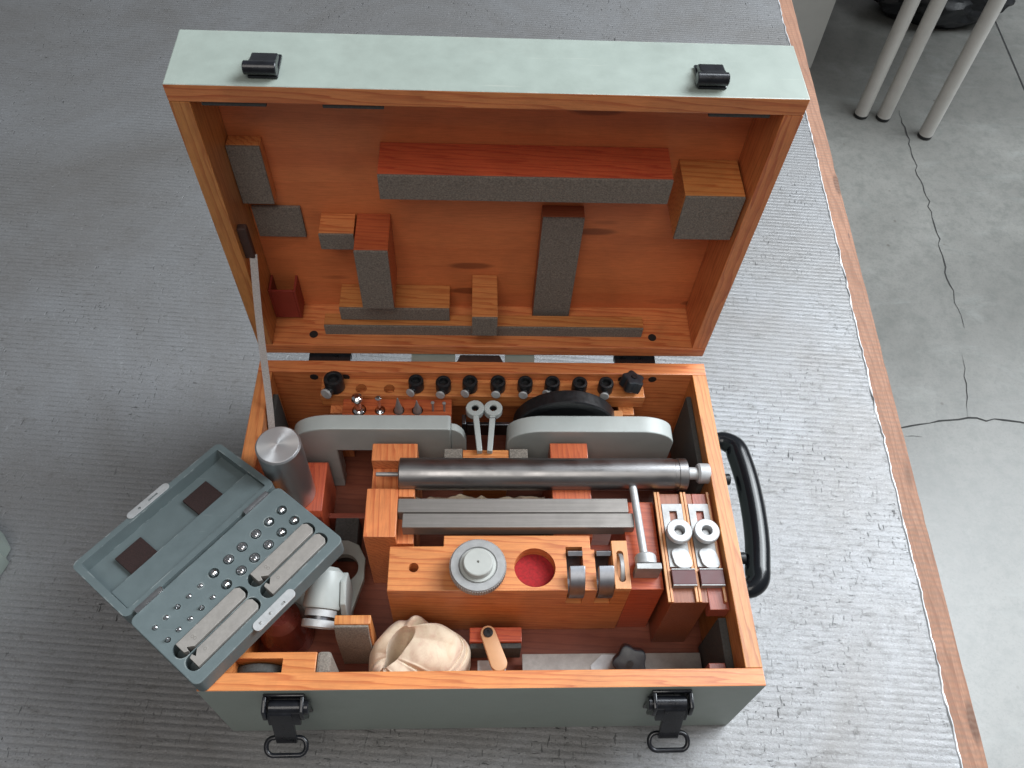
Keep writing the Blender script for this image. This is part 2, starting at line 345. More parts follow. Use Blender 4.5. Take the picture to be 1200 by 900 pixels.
def dup(root, loc, rz=0.0, label=None):
    r = root.copy(); COL.objects.link(r); r.location = loc; r.rotation_euler = (0, 0, rz)
    if label: r['label'] = label
    for ch in list(root.children):
        c = ch.copy(); COL.objects.link(c); c.parent = r
        for g2 in ch.children:
            d = g2.copy(); COL.objects.link(d); d.parent = c
    return r
def cut(o, *gs):
    tmp = []
    for g in gs:
        c = g.build('cutter', ['hole_dark'], org=(0, 0, 0)); tmp.append(c)
        md = o.modifiers.new('b', 'BOOLEAN'); md.operation = 'DIFFERENCE'; md.solver = 'EXACT'; md.object = c
    bpy.context.view_layer.update()
    dg = bpy.context.evaluated_depsgraph_get(); me = bpy.data.meshes.new_from_object(o.evaluated_get(dg))
    o.modifiers.clear(); old = o.data; o.data = me; me.name = old.name
    me.polygons.foreach_set('use_smooth', [True] * len(me.polygons)); me.set_sharp_from_angle(angle=R(21))
    for c in tmp: bpy.data.objects.remove(c)
def rrect(x0, x1, y0, y1, r, n=6):
    out = []
    for cx, cy, a0 in ((x1 - r, y0 + r, -90), (x1 - r, y1 - r, 0), (x0 + r, y1 - r, 90), (x0 + r, y0 + r, 180)):
        for i in range(n + 1):
            a = R(a0 + 90 * i / n); out.append((cx + r * math.cos(a), cy + r * math.sin(a)))
    return out

# ------------------------------------------------------------------ table and floor
TA = R(-4.46)
def TT(p): # table frame -> world
    x, y, z = p; return (0.466 + x * math.cos(TA) - y * math.sin(TA), 0.24 + x * math.sin(TA) + y * math.cos(TA), z)
TORG = Vector((0.466, 0.24, 0))
table = thing('work_table', 'long work table topped with ribbed grey metal sheet and wooden edge', 'table', (0.466, 0.24, -0.75))
def tbuild(g, name, mats, parent=table, **kw):
    o = g.build(name, mats, None, org=(0, 0, 0), **kw); o.parent = parent
    # stay in table frame: rotate the object so that texture runs square to the table
    o.rotation_euler = (0, 0, TA) if parent is table else (0, 0, 0); o.location = (0, 0, 0.75) if parent is table else (0, 0, 0); return o
# sheet with slightly ragged right edge
g = G(); N = 900; Y0, Y1 = -1.05, 2.2
edge = []
for i in range(N + 1):
    y = Y0 + (Y1 - Y0) * i / N
    e = 0.0018 * noise.noise((y * 11, 3.3, 0)) + 0.0015 * noise.noise((y * 48, 1.3, 0)) + 0.0012 * noise.noise((y * 130, 9, 0)); edge.append((e, y))
V = [(-1.5, y, 0) for _, y in edge] + [(e, y, 0) for e, y in edge] + [(-1.5, y, -0.002) for _, y in edge] + [(e, y, -0.002) for e, y in edge]
n1 = N + 1; F = []
for i in range(N):
    F += [(i, n1 + i, n1 + i + 1, i + 1), (n1 + i, 3 * n1 + i, 3 * n1 + i + 1, n1 + i + 1), (2 * n1 + i, 2 * n1 + i + 1, 3 * n1 + i + 1, 3 * n1 + i)]
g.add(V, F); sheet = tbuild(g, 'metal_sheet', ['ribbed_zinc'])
# curled burr along the cut edge of the sheet
g = G(); V = []; F = []
for i, (e, y) in enumerate(edge):
    k = 0.0013 + 0.0011 * noise.noise((y * 70, 5, 2)); hgt = 0.0013 + 0.0013 * noise.noise((y * 40, 8, 1))
    for a, b in ((-k, 0.0003), (-k * 0.3, hgt), (k * 0.6, hgt * 0.7), (k * 0.9, -0.0018)): V.append((e + a, y, b))
for i in range(N):
    for k in range(3): F.append((i * 4 + k, i * 4 + k + 1, i * 4 + 5 + k, i * 4 + 4 + k))
g.add(V, F); tbuild(g, 'sheet_lip', ['zinc_lip'])
# wooden edge strip with worn arris
g = G(); V = []; F = []; M = 260
for i in range(M + 1):
    y = Y0 + (Y1 - Y0) * i / M; dn = 0.0009 * noise.noise((y * 30, 0, 7)); d2 = 0.0018 * max(0, noise.noise((y * 22, 4, 2)) - 0.15)
    for x, z in ((-0.03, -0.0045), (0.0, -0.0045), (0.0255 + dn, -0.0048), (0.0285 + dn - d2, -0.0062 - d2), (0.0295 + dn, -0.010), (0.0295, -0.045), (-0.03, -0.045)): V.append((x, y, z))
for i in range(M):
    for k in range(6): F.append((i * 7 + k, i * 7 + k + 1, i * 7 + 8 + k, i * 7 + 7 + k))
g.add(V, F); tbuild(g, 'edge_strip', ['weathered_edge'], angle=50)
g = G().box(-1.5, -0.031, Y0, Y1, -0.045, -0.0025, 0.001); tbuild(g, 'table_core', ['pine_y'])
for lx, ly in ((-0.12, 2.1), (-1.4, 2.1), (-0.12, -0.95), (-1.4, -0.95)):
    tbuild(G().box(lx - 0.04, lx + 0.04, ly - 0.04, ly + 0.04, -0.75, -0.0455, 0.002), 'leg', ['pine_z'])

fl = G().add([(-4, -4, -0.75), (6, -4, -0.75), (6, 8, -0.75), (-4, 8, -0.75)], [(0, 1, 2, 3)]).build('floor', ['concrete'], kind='structure')
def crack(pts, wd, name='crack'):
    P = [Vector((*p, 0)) for p in pts]; Q = []
    for i in range(len(P) - 1):
        k = max(2, int((P[i + 1] - P[i]).length / 0.02))
        for j in range(k):
            t = j / k; q = P[i].lerp(P[i + 1], t); nr = Vector((-(P[i + 1] - P[i]).y, (P[i + 1] - P[i]).x, 0)).normalized()
            Q.append(q + nr * (0.008 * noise.noise((q.x * 18, q.y * 18, 1)) + random.uniform(-0.0042, 0.0042)))
    Q.append(P[-1]); V = []; F = []
    for i, q in enumerate(Q):
        t = (Q[min(i + 1, len(Q) - 1)] - Q[max(i - 1, 0)]).normalized(); nr = Vector((-t.y, t.x, 0))
        ww = wd * (0.25 + 0.9 * abs(noise.noise((q.x * 15, q.y * 15, 9))) + random.uniform(0, 0.5)) * min(1, (min(i, len(Q) - 1 - i) + 1) / 4)
        V += [q + nr * ww + Vector((0, 0, -0.7488)), q - nr * ww + Vector((0, 0, -0.7488))]
    for i in range(len(Q) - 1): F.append((2 * i, 2 * i + 1, 2 * i + 3, 2 * i + 2))
    return G().add(V, F).build(name, ['crack_dark'], fl)
crack([(1.312, 1.988), (1.279, 1.707), (1.26, 1.511), (1.234, 1.301), (1.215, 1.112)], 0.0017)
crack([(1.18, 1.031), (1.162, 0.941), (1.13, 0.844)], 0.0009)
crack([(0.93, 0.815), (0.964, 0.82), (1.036, 0.827), (1.132, 0.844), (1.192, 0.84), (1.45, 0.80)], 0.0026)
crack([(0.967, 0.797), (1.005, 0.792)], 0.0014)
G().add([(1.867, 3.01, -0.7487), (1.872, 3.01, -0.7487), (1.687, 1.5, -0.7487), (1.682, 1.5, -0.7487)], [(0, 1, 2, 3)]).build('floor_joint', ['crack_dark'], fl)

# background furniture standing on the floor
ped = thing('cabinet', 'white cabinet side under the grey table behind the wooden edge', 'cabinet', (0.75, 2.5, -0.75))
G().box(0.45, 1.078, 2.2, 2.9, -0.75, -0.10, 0.002).build('body', ['white_card'], ped)
G().box(0.44, 1.084, 2.195, 2.91, -0.0998, -0.08, 0.003).build('cabinet_top', ['leg_grey'], ped)
def legged(name, label, cat, legs, top, r, zt):
    t = thing(name, label, cat, (legs[0][0], legs[0][1], -0.75))
    for x, y in legs:
        l = G().cyl((x, y, -0.742), (x, y, zt - 0.025), r, 20, 0.001).build('leg', ['leg_grey'], t)
        G().lathe([(r * 0.92, 0), (r * 1.02, 0.003), (r * 1.02, 0.010), (r * 0.9, 0.0125)], (x, y, -0.7495), (0, 0, 1), 20).build('rubber_foot', ['black_satin'], l)
    G().box(*top, zt - 0.025, zt, 0.002).build('table_top', ['leg_grey'], t); return t
legged('side_table', 'grey legged table whose leg stands nearest the white cabinet', 'table', [(1.1765, 1.958), (1.1765, 2.9), (0.3, 2.9), (0.3, 1.958)], (0.26, 1.215, 1.92, 2.94), 0.0205, -0.02)
bn = thing('desk', 'grey desk standing on the two right-hand round metal legs', 'desk', (1.2436, 1.9475, -0.75))
for x, y in ((1.2436, 1.9475), (1.3496, 1.8649), (1.70, 2.88), (1.20, 2.88)):
    l = G().cyl((x, y, -0.742), (x, y, -0.085), 0.0205, 20, 0.001).build('leg', ['leg_grey'], bn)
    G().lathe([(0.0190, 0), (0.0209, 0.003), (0.0209, 0.010), (0.0186, 0.0125)], (x, y, -0.7495), (0, 0, 1), 20).build('rubber_foot', ['black_satin'], l)
G().prism([(1.16, 1.985), (1.365, 1.825), (1.78, 1.98), (1.78, 2.95), (1.16, 2.95)], 'z', -0.085, -0.06, 0.002).build('desk_top', ['leg_grey'], bn)  # unseen top, outline widened to shade the floor around the legs
g = G(); b = bmesh.new(); bmesh.ops.create_icosphere(b, subdivisions=5, radius=1)
for v in b.verts:
    p = v.co.copy(); k = 1 + 0.16 * noise.noise(p * 2.1) + 0.07 * noise.noise(p * 6)
    v.co = Vector((1.60 + p.x * 0.24 * k, 2.56 + p.y * 0.15 * k, max(-0.7485, -0.66 + p.z * 0.12 * k)))
g.bm(b); b.free(); tag(g.build('bag', ['bag_black'], org=(1.6, 2.56, -0.75)), 'black bag lying on the floor behind the grey legs', 'bag')
# ------------------------------------------------------------------ big instrument box
D, H1, H2, TH = 0.3306, 0.1288, 0.0623, 0.0147
HW = 0.23
LA = R(86.70); gap = 0.0089
uu = Vector((0, -math.cos(LA), math.sin(LA))); nn = Vector((0, math.sin(LA), math.cos(LA))); hg = Vector((0, D + gap, H1))
def LT(p): return Vector((p[0], 0, 0)) + hg + uu * p[1] + nn * p[2]
box = thing('instrument_case', 'pale green wooden instrument case standing open, lid raised, bare orange wood inside', 'case', (0, D / 2, 0))
pf = lambda d: (lambda n: 1 if n.dot(Vector(d)) > 0.6 else 0)
G().box(-HW, HW, 0, TH, 0.0005, H1, 0.0009, mf=lambda n: 1 if (n.y < -0.6 or abs(n.x) > 0.6 or n.z < -0.6) else 0).build('front_wall', ['pine_x', 'paint_mint'], box)
G().box(-HW, HW, D - TH, D, 0.0005, H1, 0.0009, mf=lambda n: 1 if (n.y > 0.6 or abs(n.x) > 0.6 or n.z < -0.6) else 0).build('back_wall', ['pine_x', 'paint_mint'], box)
G().box(-HW, -HW + TH, TH + 0.0001, D - TH - 0.0001, 0.0005, H1 - 0.0002, 0.0007, mf=lambda n: 1 if (n.x < -0.6 or n.z < -0.6) else 0).build('side_wall', ['pine_y', 'paint_mint'], box)
G().box(HW - TH, HW, TH + 0.0001, D - TH - 0.0001, 0.0005, H1 - 0.0002, 0.0007, mf=lambda n: 1 if (n.x > 0.6 or n.z < -0.6) else 0).build('side_wall', ['pine_y', 'paint_mint'], box)
G().box(-HW + TH + 0.0002, HW - TH - 0.0002, TH + 0.0002, D - TH - 0.0002, 0.001, 0.012, 0.0004).build('floor_panel', ['floor_wood'], box)
# hinge holes in the back wall (dark bore ends)
for x in (-0.1745, -0.1425, 0.143, 0.175):
    G().cyl((x, D - TH - 0.0008, 0.1205), (x, D - TH + 0.004, 0.1205), 0.0042, 16, 0).build('bore', ['hole_dark'], box)

# lid
lid = G().box(-HW + TH + 0.0001, HW - TH - 0.0001, TH + 0.0001, D - TH - 0.0001, H2 - 0.010, H2 - 0.0003, 0.0003, mf=lambda n: 0 if n.z < -0.6 else 1).xf(LT).build('lid', ['ply_x', 'paint_mint'], box)
Lb = lambda g, name, mats, **k: g.xf(LT).build(name, mats, lid, **k)
Lb(G().box(-HW, HW, 0, TH, 0, H2, 0.0009, mf=lambda n: 1 if (n.z > 0.6 or n.y < -0.6 or abs(n.x) > 0.6) else 0), 'lid_wall', ['pine_x', 'paint_mint'])
Lb(G().box(-HW, HW, D - TH, D, 0, H2, 0.0009, mf=lambda n: 1 if (n.z > 0.6 or n.y > 0.6 or abs(n.x) > 0.6) else 0), 'lid_wall', ['pine_x', 'paint_mint'])
for s in (-1, 1):
    a, b2 = sorted((s * HW, s * (HW - TH)))
    Lb(G().box(a, b2, TH + 0.0001, D - TH - 0.0001, 0.0002, H2 - 0.0001, 0.0007, mf=lambda n, s=s: 1 if (n.z > 0.6 or n.x * s > 0.6) else 0), 'lid_wall', ['pine_z', 'paint_mint'])
BK = H2 - 0.0103
def lblock(x0, x1, s0, s1, t, mat, back=BK, felt='felt', ft=0.0022, bev=0.0007):
    Lb(G().box(x0, x1, s0, s1, t + ft, back, bev), 'packing_block', [mat])
    if felt: Lb(G().box(x0 + 0.0002, x1 - 0.0002, s0 + 0.0002, s1 - 0.0002, t, t + ft - 0.0001, 0.0004), 'felt_pad', [felt])
lblock(-0.2150, -0.1873, 0.175, 0.2403, 0.0389, 'pine_z')
Lb(G().box(-0.2125, -0.169, 0.1225, 0.1610, BK - 0.0035, BK, 0.0006), 'felt_pad', ['felt'])
lblock(-0.1520, -0.1205, 0.1315, 0.1515, 0.0257, 'pine_x')
lblock(-0.1190, -0.0885, 0.0695, 0.1524, 0.0055, 'pine_red_x')
lblock(-0.1462, -0.0360, 0.0310, 0.0495, 0.0207, 'pine_x')
lblock(-0.0135, 0.0118, 0.0380, 0.0670, -0.0028, 'pine_x')
lblock(0.0496, 0.0880, 0.0170, 0.1665, 0.0358, 'mahogany_x')
lblock(-0.0908, 0.1515, 0.2098, 0.2368, 0.0127, 'pine_red_x')
lblock(0.1632, 0.2140, 0.1730, 0.2246, 0.0069, 'pine_x')
# long strip on the hinge side wall
Lb(G().box(-0.1635, 0.1635, TH + 0.0002, 0.0185 + 0.0105, 0.0162, 0.030, 0.0006), 'packing_block', ['pine_x'])
Lb(G().box(-0.1633, 0.1633, TH - 0.0020, 0.0288, 0.0140, 0.0161, 0.0004), 'felt_pad', ['felt'])
# little red open tray
g = G()
for q in ((-0.2150, -0.2128, 0.0195, 0.0625), (-0.1905, -0.1883, 0.0195, 0.0625)): g.box(*q, 0.0312, BK, 0.0004)
g.box(-0.2127, -0.1906, 0.0195, 0.0217, 0.0313, BK, 0.0004); g.box(-0.2127, -0.1906, 0.0218, 0.0625, 0.0313, 0.0335, 0.0004)
simple('red_board', (0.25, 0.032, 0.020), 0.5, nscale=60, namt=0.12)
Lb(g, 'tray', ['red_board'])
for x in (-0.1755, 0.1748):
    Lb(G().lathe([(0.0043, 0), (0.0043, 0.003)], (x, TH - 0.0023, 0.0135), (0, 1, 0), 20), 'bore', ['hole_dark'])
for x0, x1 in ((-0.208, -0.162), (-0.122, -0.078), (0.160, 0.206)):
    Lb(G().box(x0, x1, D - TH - 0.0045, D - TH - 0.0002, 0.002, 0.028, 0.0005), 'felt_pad', ['felt_dark'])
# lid catches on the upper (front) edge
for x, s in ((-0.1615, 1), (0.159, -1)):
    g = G().box(x - 0.0105, x + 0.0105, D + 0.0001, D + 0.0026, 0.008, 0.033, 0.0008)
    prof = [(D + 0.0026, 0.030), (D + 0.0075, 0.0275), (D + 0.0090, 0.019), (D + 0.0115, 0.012), (D + 0.0105, 0.008), (D + 0.0070, 0.0075), (D + 0.0045, 0.012), (D + 0.0026, 0.014)]
    g.prism(prof, 'x', x - 0.0095, x + 0.0095, 0.0012)
    g.cyl((x - 0.0125, D + 0.0075, 0.0105), (x + 0.0105, D + 0.0075, 0.0105), 0.0048, 18)
    Lb(g, 'catch', ['black_iron'])
# hinges and stay seen in the gap between lid and box
for x in (-0.160, 0.158):
    h = G().box(x - 0.0215, x + 0.0215, D + 0.0002, D + gap + 0.004, 0.1195, 0.1262, 0.001).build('hinge', ['black_iron'], box)
    G().cyl((x - 0.0215, D + 0.0105, 0.1222), (x + 0.0215, D + 0.0105, 0.1222), 0.0042, 14).build('hinge_pin', ['black_iron'], h)
st = G().box(-0.076, -0.0305, D + 0.0003, D + 0.012, 0.1255, 0.1272, 0.0004).build('stay_plate', ['paint_mint'], box)
G().box(0.021, 0.052, D + 0.0003, D + 0.012, 0.1255, 0.1272, 0.0004).build('stay_plate', ['paint_mint'], box)
G().prism([(-0.030, D + 0.0003), (0.0205, D + 0.0003), (0.0155, D + 0.012), (-0.0255, D + 0.012)], 'z', 0.1225, 0.1245, 0.0004).build('stay_plate', ['leather_brown'], box)
# ribbon holding the lid
rb = []
for k in range(25):
    t = k / 24; x = -0.2085 - 0.0045 * t; s0 = LT((x, 0.142, 0.0075)); e0 = Vector((-0.2135, 0.2555, 0.104))
    p = s0.lerp(e0, t); p.z -= 0.006 * math.sin(math.pi * t); p.x = -0.2085 - 0.0040 * t - 0.0012 * math.sin(t * 5); rb.append(p)
V = []; F = []
for p in rb:
    wdt = 0.0031
    V += [p + Vector((wdt, 0.0012, 0)), p + Vector((-wdt, -0.0012, 0)), p + Vector((-wdt, -0.0006, 0.0008)), p + Vector((wdt, 0.0018, 0.0008))]
for i in range(24):
    for a in range(4): F.append((i * 4 + a, i * 4 + (a + 1) % 4, i * 4 + 4 + (a + 1) % 4, i * 4 + 4 + a))
F += [(0, 1, 2, 3), (99, 98, 97, 96)]
G().add(V, F).build('ribbon', ['ribbon'], box)
Lb(G().box(-0.2155, -0.2070, 0.140, 0.178, 0.006, 0.013, 0.0012), 'ribbon_tab', ['leather_brown'])
# draw latches on the front
for x, s in ((-0.1625, -1), (0.1535, 1)):
    la = G().box(x - 0.0165, x + 0.0165, -0.0024, -0.0001, 0.072, 0.122, 0.0008).build('latch', ['black_iron'], box)
    G().cyl((x - 0.016 - 0.004 * s, -0.0085, 0.113), (x + 0.016 - 0.004 * s, -0.0085, 0.113), 0.0058, 18).build('latch_barrel', ['black_iron'], la)
    for e in (-1, 1):
        g = G().prism([(-0.0025, 0.122), (-0.0145, 0.120), (-0.0175, 0.108), (-0.013, 0.094), (-0.0025, 0.086)], 'x', x + e * 0.0150 - 0.0016, x + e * 0.0150 + 0.0016, 0.0008)
        g.build('latch_ear', ['black_iron'], la)
    G().prism([(-0.0027, 0.100), (-0.006, 0.1), (-0.009, 0.078), (-0.006, 0.066), (-0.0027, 0.064)], 'x', x + s * -0.0110 - 0.0016, x + s * -0.0110 + 0.0016, 0.0008).build('latch_cheek', ['black_iron'], la)
    g = G().prism([(-0.0125, 0.1165), (-0.0155, 0.114), (-0.0255, 0.080), (-0.0275, 0.0735), (-0.0250, 0.0725), (-0.0225, 0.079), (-0.0115, 0.110)], 'x', x - 0.0088 + 0.002 * s, x + 0.0088 + 0.002 * s, 0.0006)
    g.prism([(-0.0135, 0.115), (-0.0165, 0.110), (-0.0195, 0.100), (-0.0165, 0.0995), (-0.012, 0.110)], 'x', x - 0.0132, x + 0.0132, 0.0006)
    g.build('latch_lever', ['black_iron'], la)
    pts = []
    for q in rrect(-0.0165, 0.0165, -0.0068, 0.0068, 0.0062, 6): pts.append((x + 0.004 * s * 0.6 + q[0], -0.0295 + q[1] * 0.93 - 0.0 , 0.0665 + q[1] * 0.45 + 0.006))
    G().tube(pts, 0.0021, 12, closed=True).build('latch_loop', ['black_iron'], la, angle=45)
# carrying handle on the right side
hp = [(0.2345, 0.2500, 0.103), (0.2430, 0.2510, 0.1035), (0.2530, 0.2440, 0.104), (0.2560, 0.2300, 0.1045), (0.2582, 0.2080, 0.105), (0.2588, 0.1850, 0.105), (0.2580, 0.1600, 0.105), (0.2556, 0.1360, 0.105), (0.2515, 0.1130, 0.1045), (0.2490, 0.1010, 0.104), (0.2420, 0.0945, 0.1035), (0.2345, 0.0935, 0.103)]
def spline(P, n=6):
    P = [Vector(p) for p in P]; out = []
    for i in range(len(P) - 1):
        p0, p1, p2, p3 = P[max(i - 1, 0)], P[i], P[i + 1], P[min(i + 2, len(P) - 1)]
        for k in range(n):
            t = k / n; out.append(0.5 * ((2 * p1) + (p2 - p0) * t + (2 * p0 - 5 * p1 + 4 * p2 - p3) * t * t + (3 * p1 - p0 - 3 * p2 + p3) * t ** 3))
    out.append(P[-1]); return out
hs = spline(hp); nH = len(hs)
ha = G().tube(hs, [0.0080 + 0.0036 * min(1, min(i, nH - 1 - i) / 16) for i in range(nH)], 24).build('handle', ['black_gloss'], box)
for y in (0.205, 0.122):
    G().cyl((HW + 0.0002, y, 0.106), (HW + 0.0110, y, 0.106), 0.0056, 18).build('handle_post', ['black_satin'], ha)
for y in (0.2500, 0.0935):
    G().lathe([(0.010, 0), (0.0115, 0.0012), (0.0105, 0.004), (0.0078, 0.0065)], (HW + 0.0002, y, 0.104), (1, 0, 0), 20).build('handle_mount', ['black_satin'], ha)

# ------------------------------------------------------------------ fitted wood inside the box (parts of the box)
FZ = 0.0122
KX = [-0.0697, -0.0420, -0.0150, 0.0135, 0.0412, 0.0690, 0.0970, 0.1240]   # black knobs
rk = G().box(-0.1665, 0.1650, 0.2942, 0.3157, 0.100, 0.1180, 0.0007).build('knob_rack', ['pine_x'], box)
c = G()
for x in KX + [-0.1525, 0.150]: c.cyl((x, 0.3045, 0.104), (x, 0.3045, 0.13), 0.0048, 16, 0)
for x in (-0.1258, -0.0974): c.cyl((x, 0.3030, 0.106), (x, 0.3030, 0.13), 0.0056, 24, 0)
cut(rk, c.xf(lambda p: p - world_org(rk)).xf(lambda p: p + world_org(rk)))
for x in (-0.150, 0.148): G().box(x - 0.008, x + 0.008, 0.285, 0.3155, FZ, 0.0998, 0.0006).build('rack_post', ['pine_z'], box)
pr = G().box(-0.1435, -0.0335, 0.2655, 0.2938, 0.060, 0.1130, 0.0006).build('pin_rack', ['pine_red_x'], box)
c = G()
PINS = [(-0.1265, 0.0072), (-0.1055, 0.0055), (-0.0867, 0.0058), (-0.0680, 0.0058)]
for x, r in PINS: c.cyl((x, 0.2800, 0.103), (x, 0.2800, 0.125), r, 20, 0)
for x in (-0.0522, -0.0408): c.cyl((x, 0.2800, 0.103), (x, 0.2800, 0.125), 0.0013, 12, 0)
cut(pr, c)
# wheel post
G().box(0.131, 0.142, 0.262, 0.284, FZ, 0.109, 0.0007).build('rack_post', ['beech_x'], box)
# tube supports
sp = G().box(-0.1105, -0.0812, 0.1375, 0.1870, FZ, 0.120, 0.0007)
sp.box(-0.0811, -0.0660, 0.1785, 0.1869, FZ, 0.1195, 0.0007)
sp.box(-0.1090, -0.0655, 0.2172, 0.2365, FZ, 0.120, 0.0007)
sp.box(-0.1085, -0.0660, 0.1871, 0.2170, FZ, 0.1050, 0.0005)
sp.box(-0.0811, -0.0660, 0.1380, 0.1784, FZ, 0.1045, 0.0005)
sp.build('tube_support', ['pine_y'], box)
sp = G().box(0.0640, 0.1010, 0.2190, 0.2390, FZ, 0.1175, 0.0007); sp.box(0.0640, 0.1010, 0.1915, 0.2189, FZ, 0.1055, 0.0005)
sp.box(0.0640, 0.1010, 0.1770, 0.1914, FZ, 0.1165, 0.0007); sp.box(0.0640, 0.1010, 0.1440, 0.1769, FZ, 0.1045, 0.0006)
sp.build('tube_support', ['pine_red_y'], box)
lr = G().box(-0.0215, 0.0235, 0.2215, 0.2325, FZ, 0.1150, 0.0006).build('lever_rest', ['pine_x'], box)
G().box(-0.0395, -0.0220, 0.2205, 0.2330, 0.095, 0.1165, 0.0006).build('felt_pad', ['felt'], box)
G().box(0.0240, 0.0420, 0.2205, 0.2330, 0.095, 0.1165, 0.0006).build('felt_pad', ['felt'], box)
# long ring block
RBT = 0.112
rb1 = G().prism([(-0.0866, 0.0892), (0.1300, 0.0892), (0.1300, 0.1285), (0.0968, 0.1285), (0.0968, 0.1425), (-0.0378, 0.1425), (-0.0378, 0.1320), (-0.0866, 0.1320)], 'z', FZ, RBT, 0.0007).build('ring_block', ['pine_x'], box)
c = G().cyl((0.0450, 0.1110, 0.098), (0.0450, 0.1110, 0.13), 0.0187, 40, 0)
c.cyl((-0.0640, 0.1113, 0.09), (-0.0640, 0.1113, 0.13), 0.0045, 24, 0)
c.box(0.0738, 0.0890, 0.080, 0.1310, 0.080, 0.13, 0); c.box(0.1000, 0.1148, 0.080, 0.1360, 0.080, 0.13, 0)
cut(rb1, c)
G().lathe([(0.0185, 0), (0.0185, 0.0012)], (0.0450, 0.1110, 0.0982), (0, 0, 1), 40).build('felt_pad', ['felt_red'], rb1)
G().lathe([(0.0046, 0), (0.0056, 0.0002), (0.0056, 0.0006), (0.0046, 0.0008)], (-0.064, 0.1113, 0.1118), (0, 0, 1), 24)
wb = G().box(0.1152, 0.1297, 0.0880, 0.1345, 0.1122, 0.1180, 0.0006).build('washer_holder', ['beech_y'], rb1)
cut(wb, G().prism([(0.1192 + q[0], 0.1095 + q[1]) for q in rrect(-0.0002, 0.0062, -0.0150, 0.0150, 0.0030)], 'z', 0.1125, 0.125, 0))
G().box(0.1305, 0.1605, 0.0905, 0.1780, FZ, 0.1100, 0.0007).build('filler_block', ['pine_red_x'], box)
G().box(0.0970, 0.1300, 0.1287, 0.1430, FZ, 0.0900, 0.0006).build('filler_block', ['mahogany_x'], box)  # added dark block, stands in for the shade in the gap behind the rings
# channel holder on the right
ch = G().box(0.1640, 0.1970, 0.0755, 0.1835, FZ, 0.1165, 0.0006).build('channel_holder', ['mahogany_y'], box)
G().box(0.1972, 0.2151, 0.0690, 0.1835, 0.100, 0.1165, 0.0006).build('channel_floor', ['mahogany_y'], ch)
for x, wd in ((0.1617, 0.0024), (0.1645, 0.0022), (0.1867, 0.0024), (0.1896, 0.0022), (0.2118, 0.0022)):
    G().box(x - wd / 2, x + wd / 2, 0.0752, 0.1838, 0.1166, 0.1195, 0.0003).build('channel_rib', ['beech_y'], ch)
G().box(0.2080, 0.2152, 0.0150, 0.0680, 0.020, 0.100, 0.0008).build('felt_pad', ['felt_dark'], box)
G().box(0.2100, 0.2152, 0.2000, 0.3000, 0.020, 0.112, 0.0008).build('felt_pad', ['felt_dark'], box)
G().box(-0.2152, -0.2100, 0.2600, 0.3000, 0.020, 0.112, 0.0008).build('felt_pad', ['felt_dark'], box)
G().box(0.1930, 0.2078, 0.0150, 0.0280, FZ, 0.100, 0.0008).build('corner_post', ['mahogany_y'], box)
# low block and felt in the front compartment
G().box(-0.0135, 0.0350, 0.0640, 0.0775, FZ, 0.0520, 0.0007).build('low_block', ['pine_red_x'], box)
G().box(-0.0130, 0.0345, 0.0590, 0.0639, 0.020, 0.0480, 0.0006).build('felt_pad', ['felt_dark'], box)
# felt faced block and slotted filler on the left front
G().prism([(0.0570, FZ), (0.0720, FZ), (0.0720, 0.1010), (0.0640, 0.1010), (0.0600, 0.085), (0.0585, 0.05)], 'x', -0.1315, -0.1000, 0.0007).build('end_block', ['pine_y'], box)
G().prism([(0.0545, 0.020), (0.0568, 0.020), (0.0583, 0.05), (0.0598, 0.085), (0.0638, 0.0995), (0.0615, 0.0995), (0.0572, 0.085), (0.0555, 0.05)], 'x', -0.1313, -0.1018, 0.0004).build('felt_pad', ['felt'], box)
sf = G().box(-0.2150, -0.1405, 0.0151, 0.0355, FZ, 0.1150, 0.0007).build('slotted_filler', ['pine_x'], box)
cut(sf, G().box(-0.208, -0.1680, 0.0185, 0.0302, 0.06, 0.13, 0))
G().box(-0.1403, -0.1285, 0.0152, 0.0360, FZ, 0.1160, 0.003).build('felt_pad', ['felt'], box)
# mahogany block below the steel cylinder, dark well walls on the left
G().prism([(0.180, FZ), (0.242, FZ), (0.242, 0.074), (0.238, 0.080), (0.184, 0.080), (0.180, 0.074)], 'x', -0.2130, -0.1580, 0.0012).build('cylinder_seat', ['pine_red_y'], box)
G().box(-0.158, -0.112, 0.1960, 0.2020, FZ, 0.040, 0.0006).build('partition', ['mahogany_x'], box)
G().box(-0.150, -0.126, 0.1600, 0.1945, FZ, 0.045, 0.002).build('well_liner', ['felt_dark'], box)

# ------------------------------------------------------------------ things lying in the box
KN = 'black knobs standing in the back rack'
def knob(x, y, z, label, big=1.0, ang=-118):
    t = thing('knob', label, 'knob', (x, y, z), KN)
    G().lathe([(0.0046, -0.010), (0.0046, 0.0002), (0.0070, 0.0004), (0.0078, 0.0015), (0.0078, 0.0125), (0.0072, 0.0142), (0.0052, 0.0146), (0.0045, 0.0138), (0.0043, 0.009), (0.0, 0.0088)], (x, y, z), (0, 0, 1), 28).build('cap', ['black_satin'], t)
    d = Vector((math.cos(R(ang)), math.sin(R(ang)), 0)); o = Vector((x, y, z + 0.0058)) + d * 0.0062
    G().lathe([(0.0040, 0), (0.0042, 0.0012), (0.0042, 0.0045)], o, d, 18).build('neck', ['black_satin'], t)
    G().lathe([(0.0044, 0), (0.0047, 0.0006), (0.0047, 0.0014), (0.0040, 0.0019), (0, 0.0019)], o + d * 0.0046, d + Vector((0, 0, 0.25)), 18).build('tip_ring', ['satin'], t)
    return t
ORD = ['nearest the two empty holes', 'second right of the empty holes', 'directly behind the left eyelet lever', 'directly behind the right eyelet lever', 'fifth right of the empty holes', 'behind the left half of black wheel', 'behind the right half of black wheel', 'just left of the star knob']
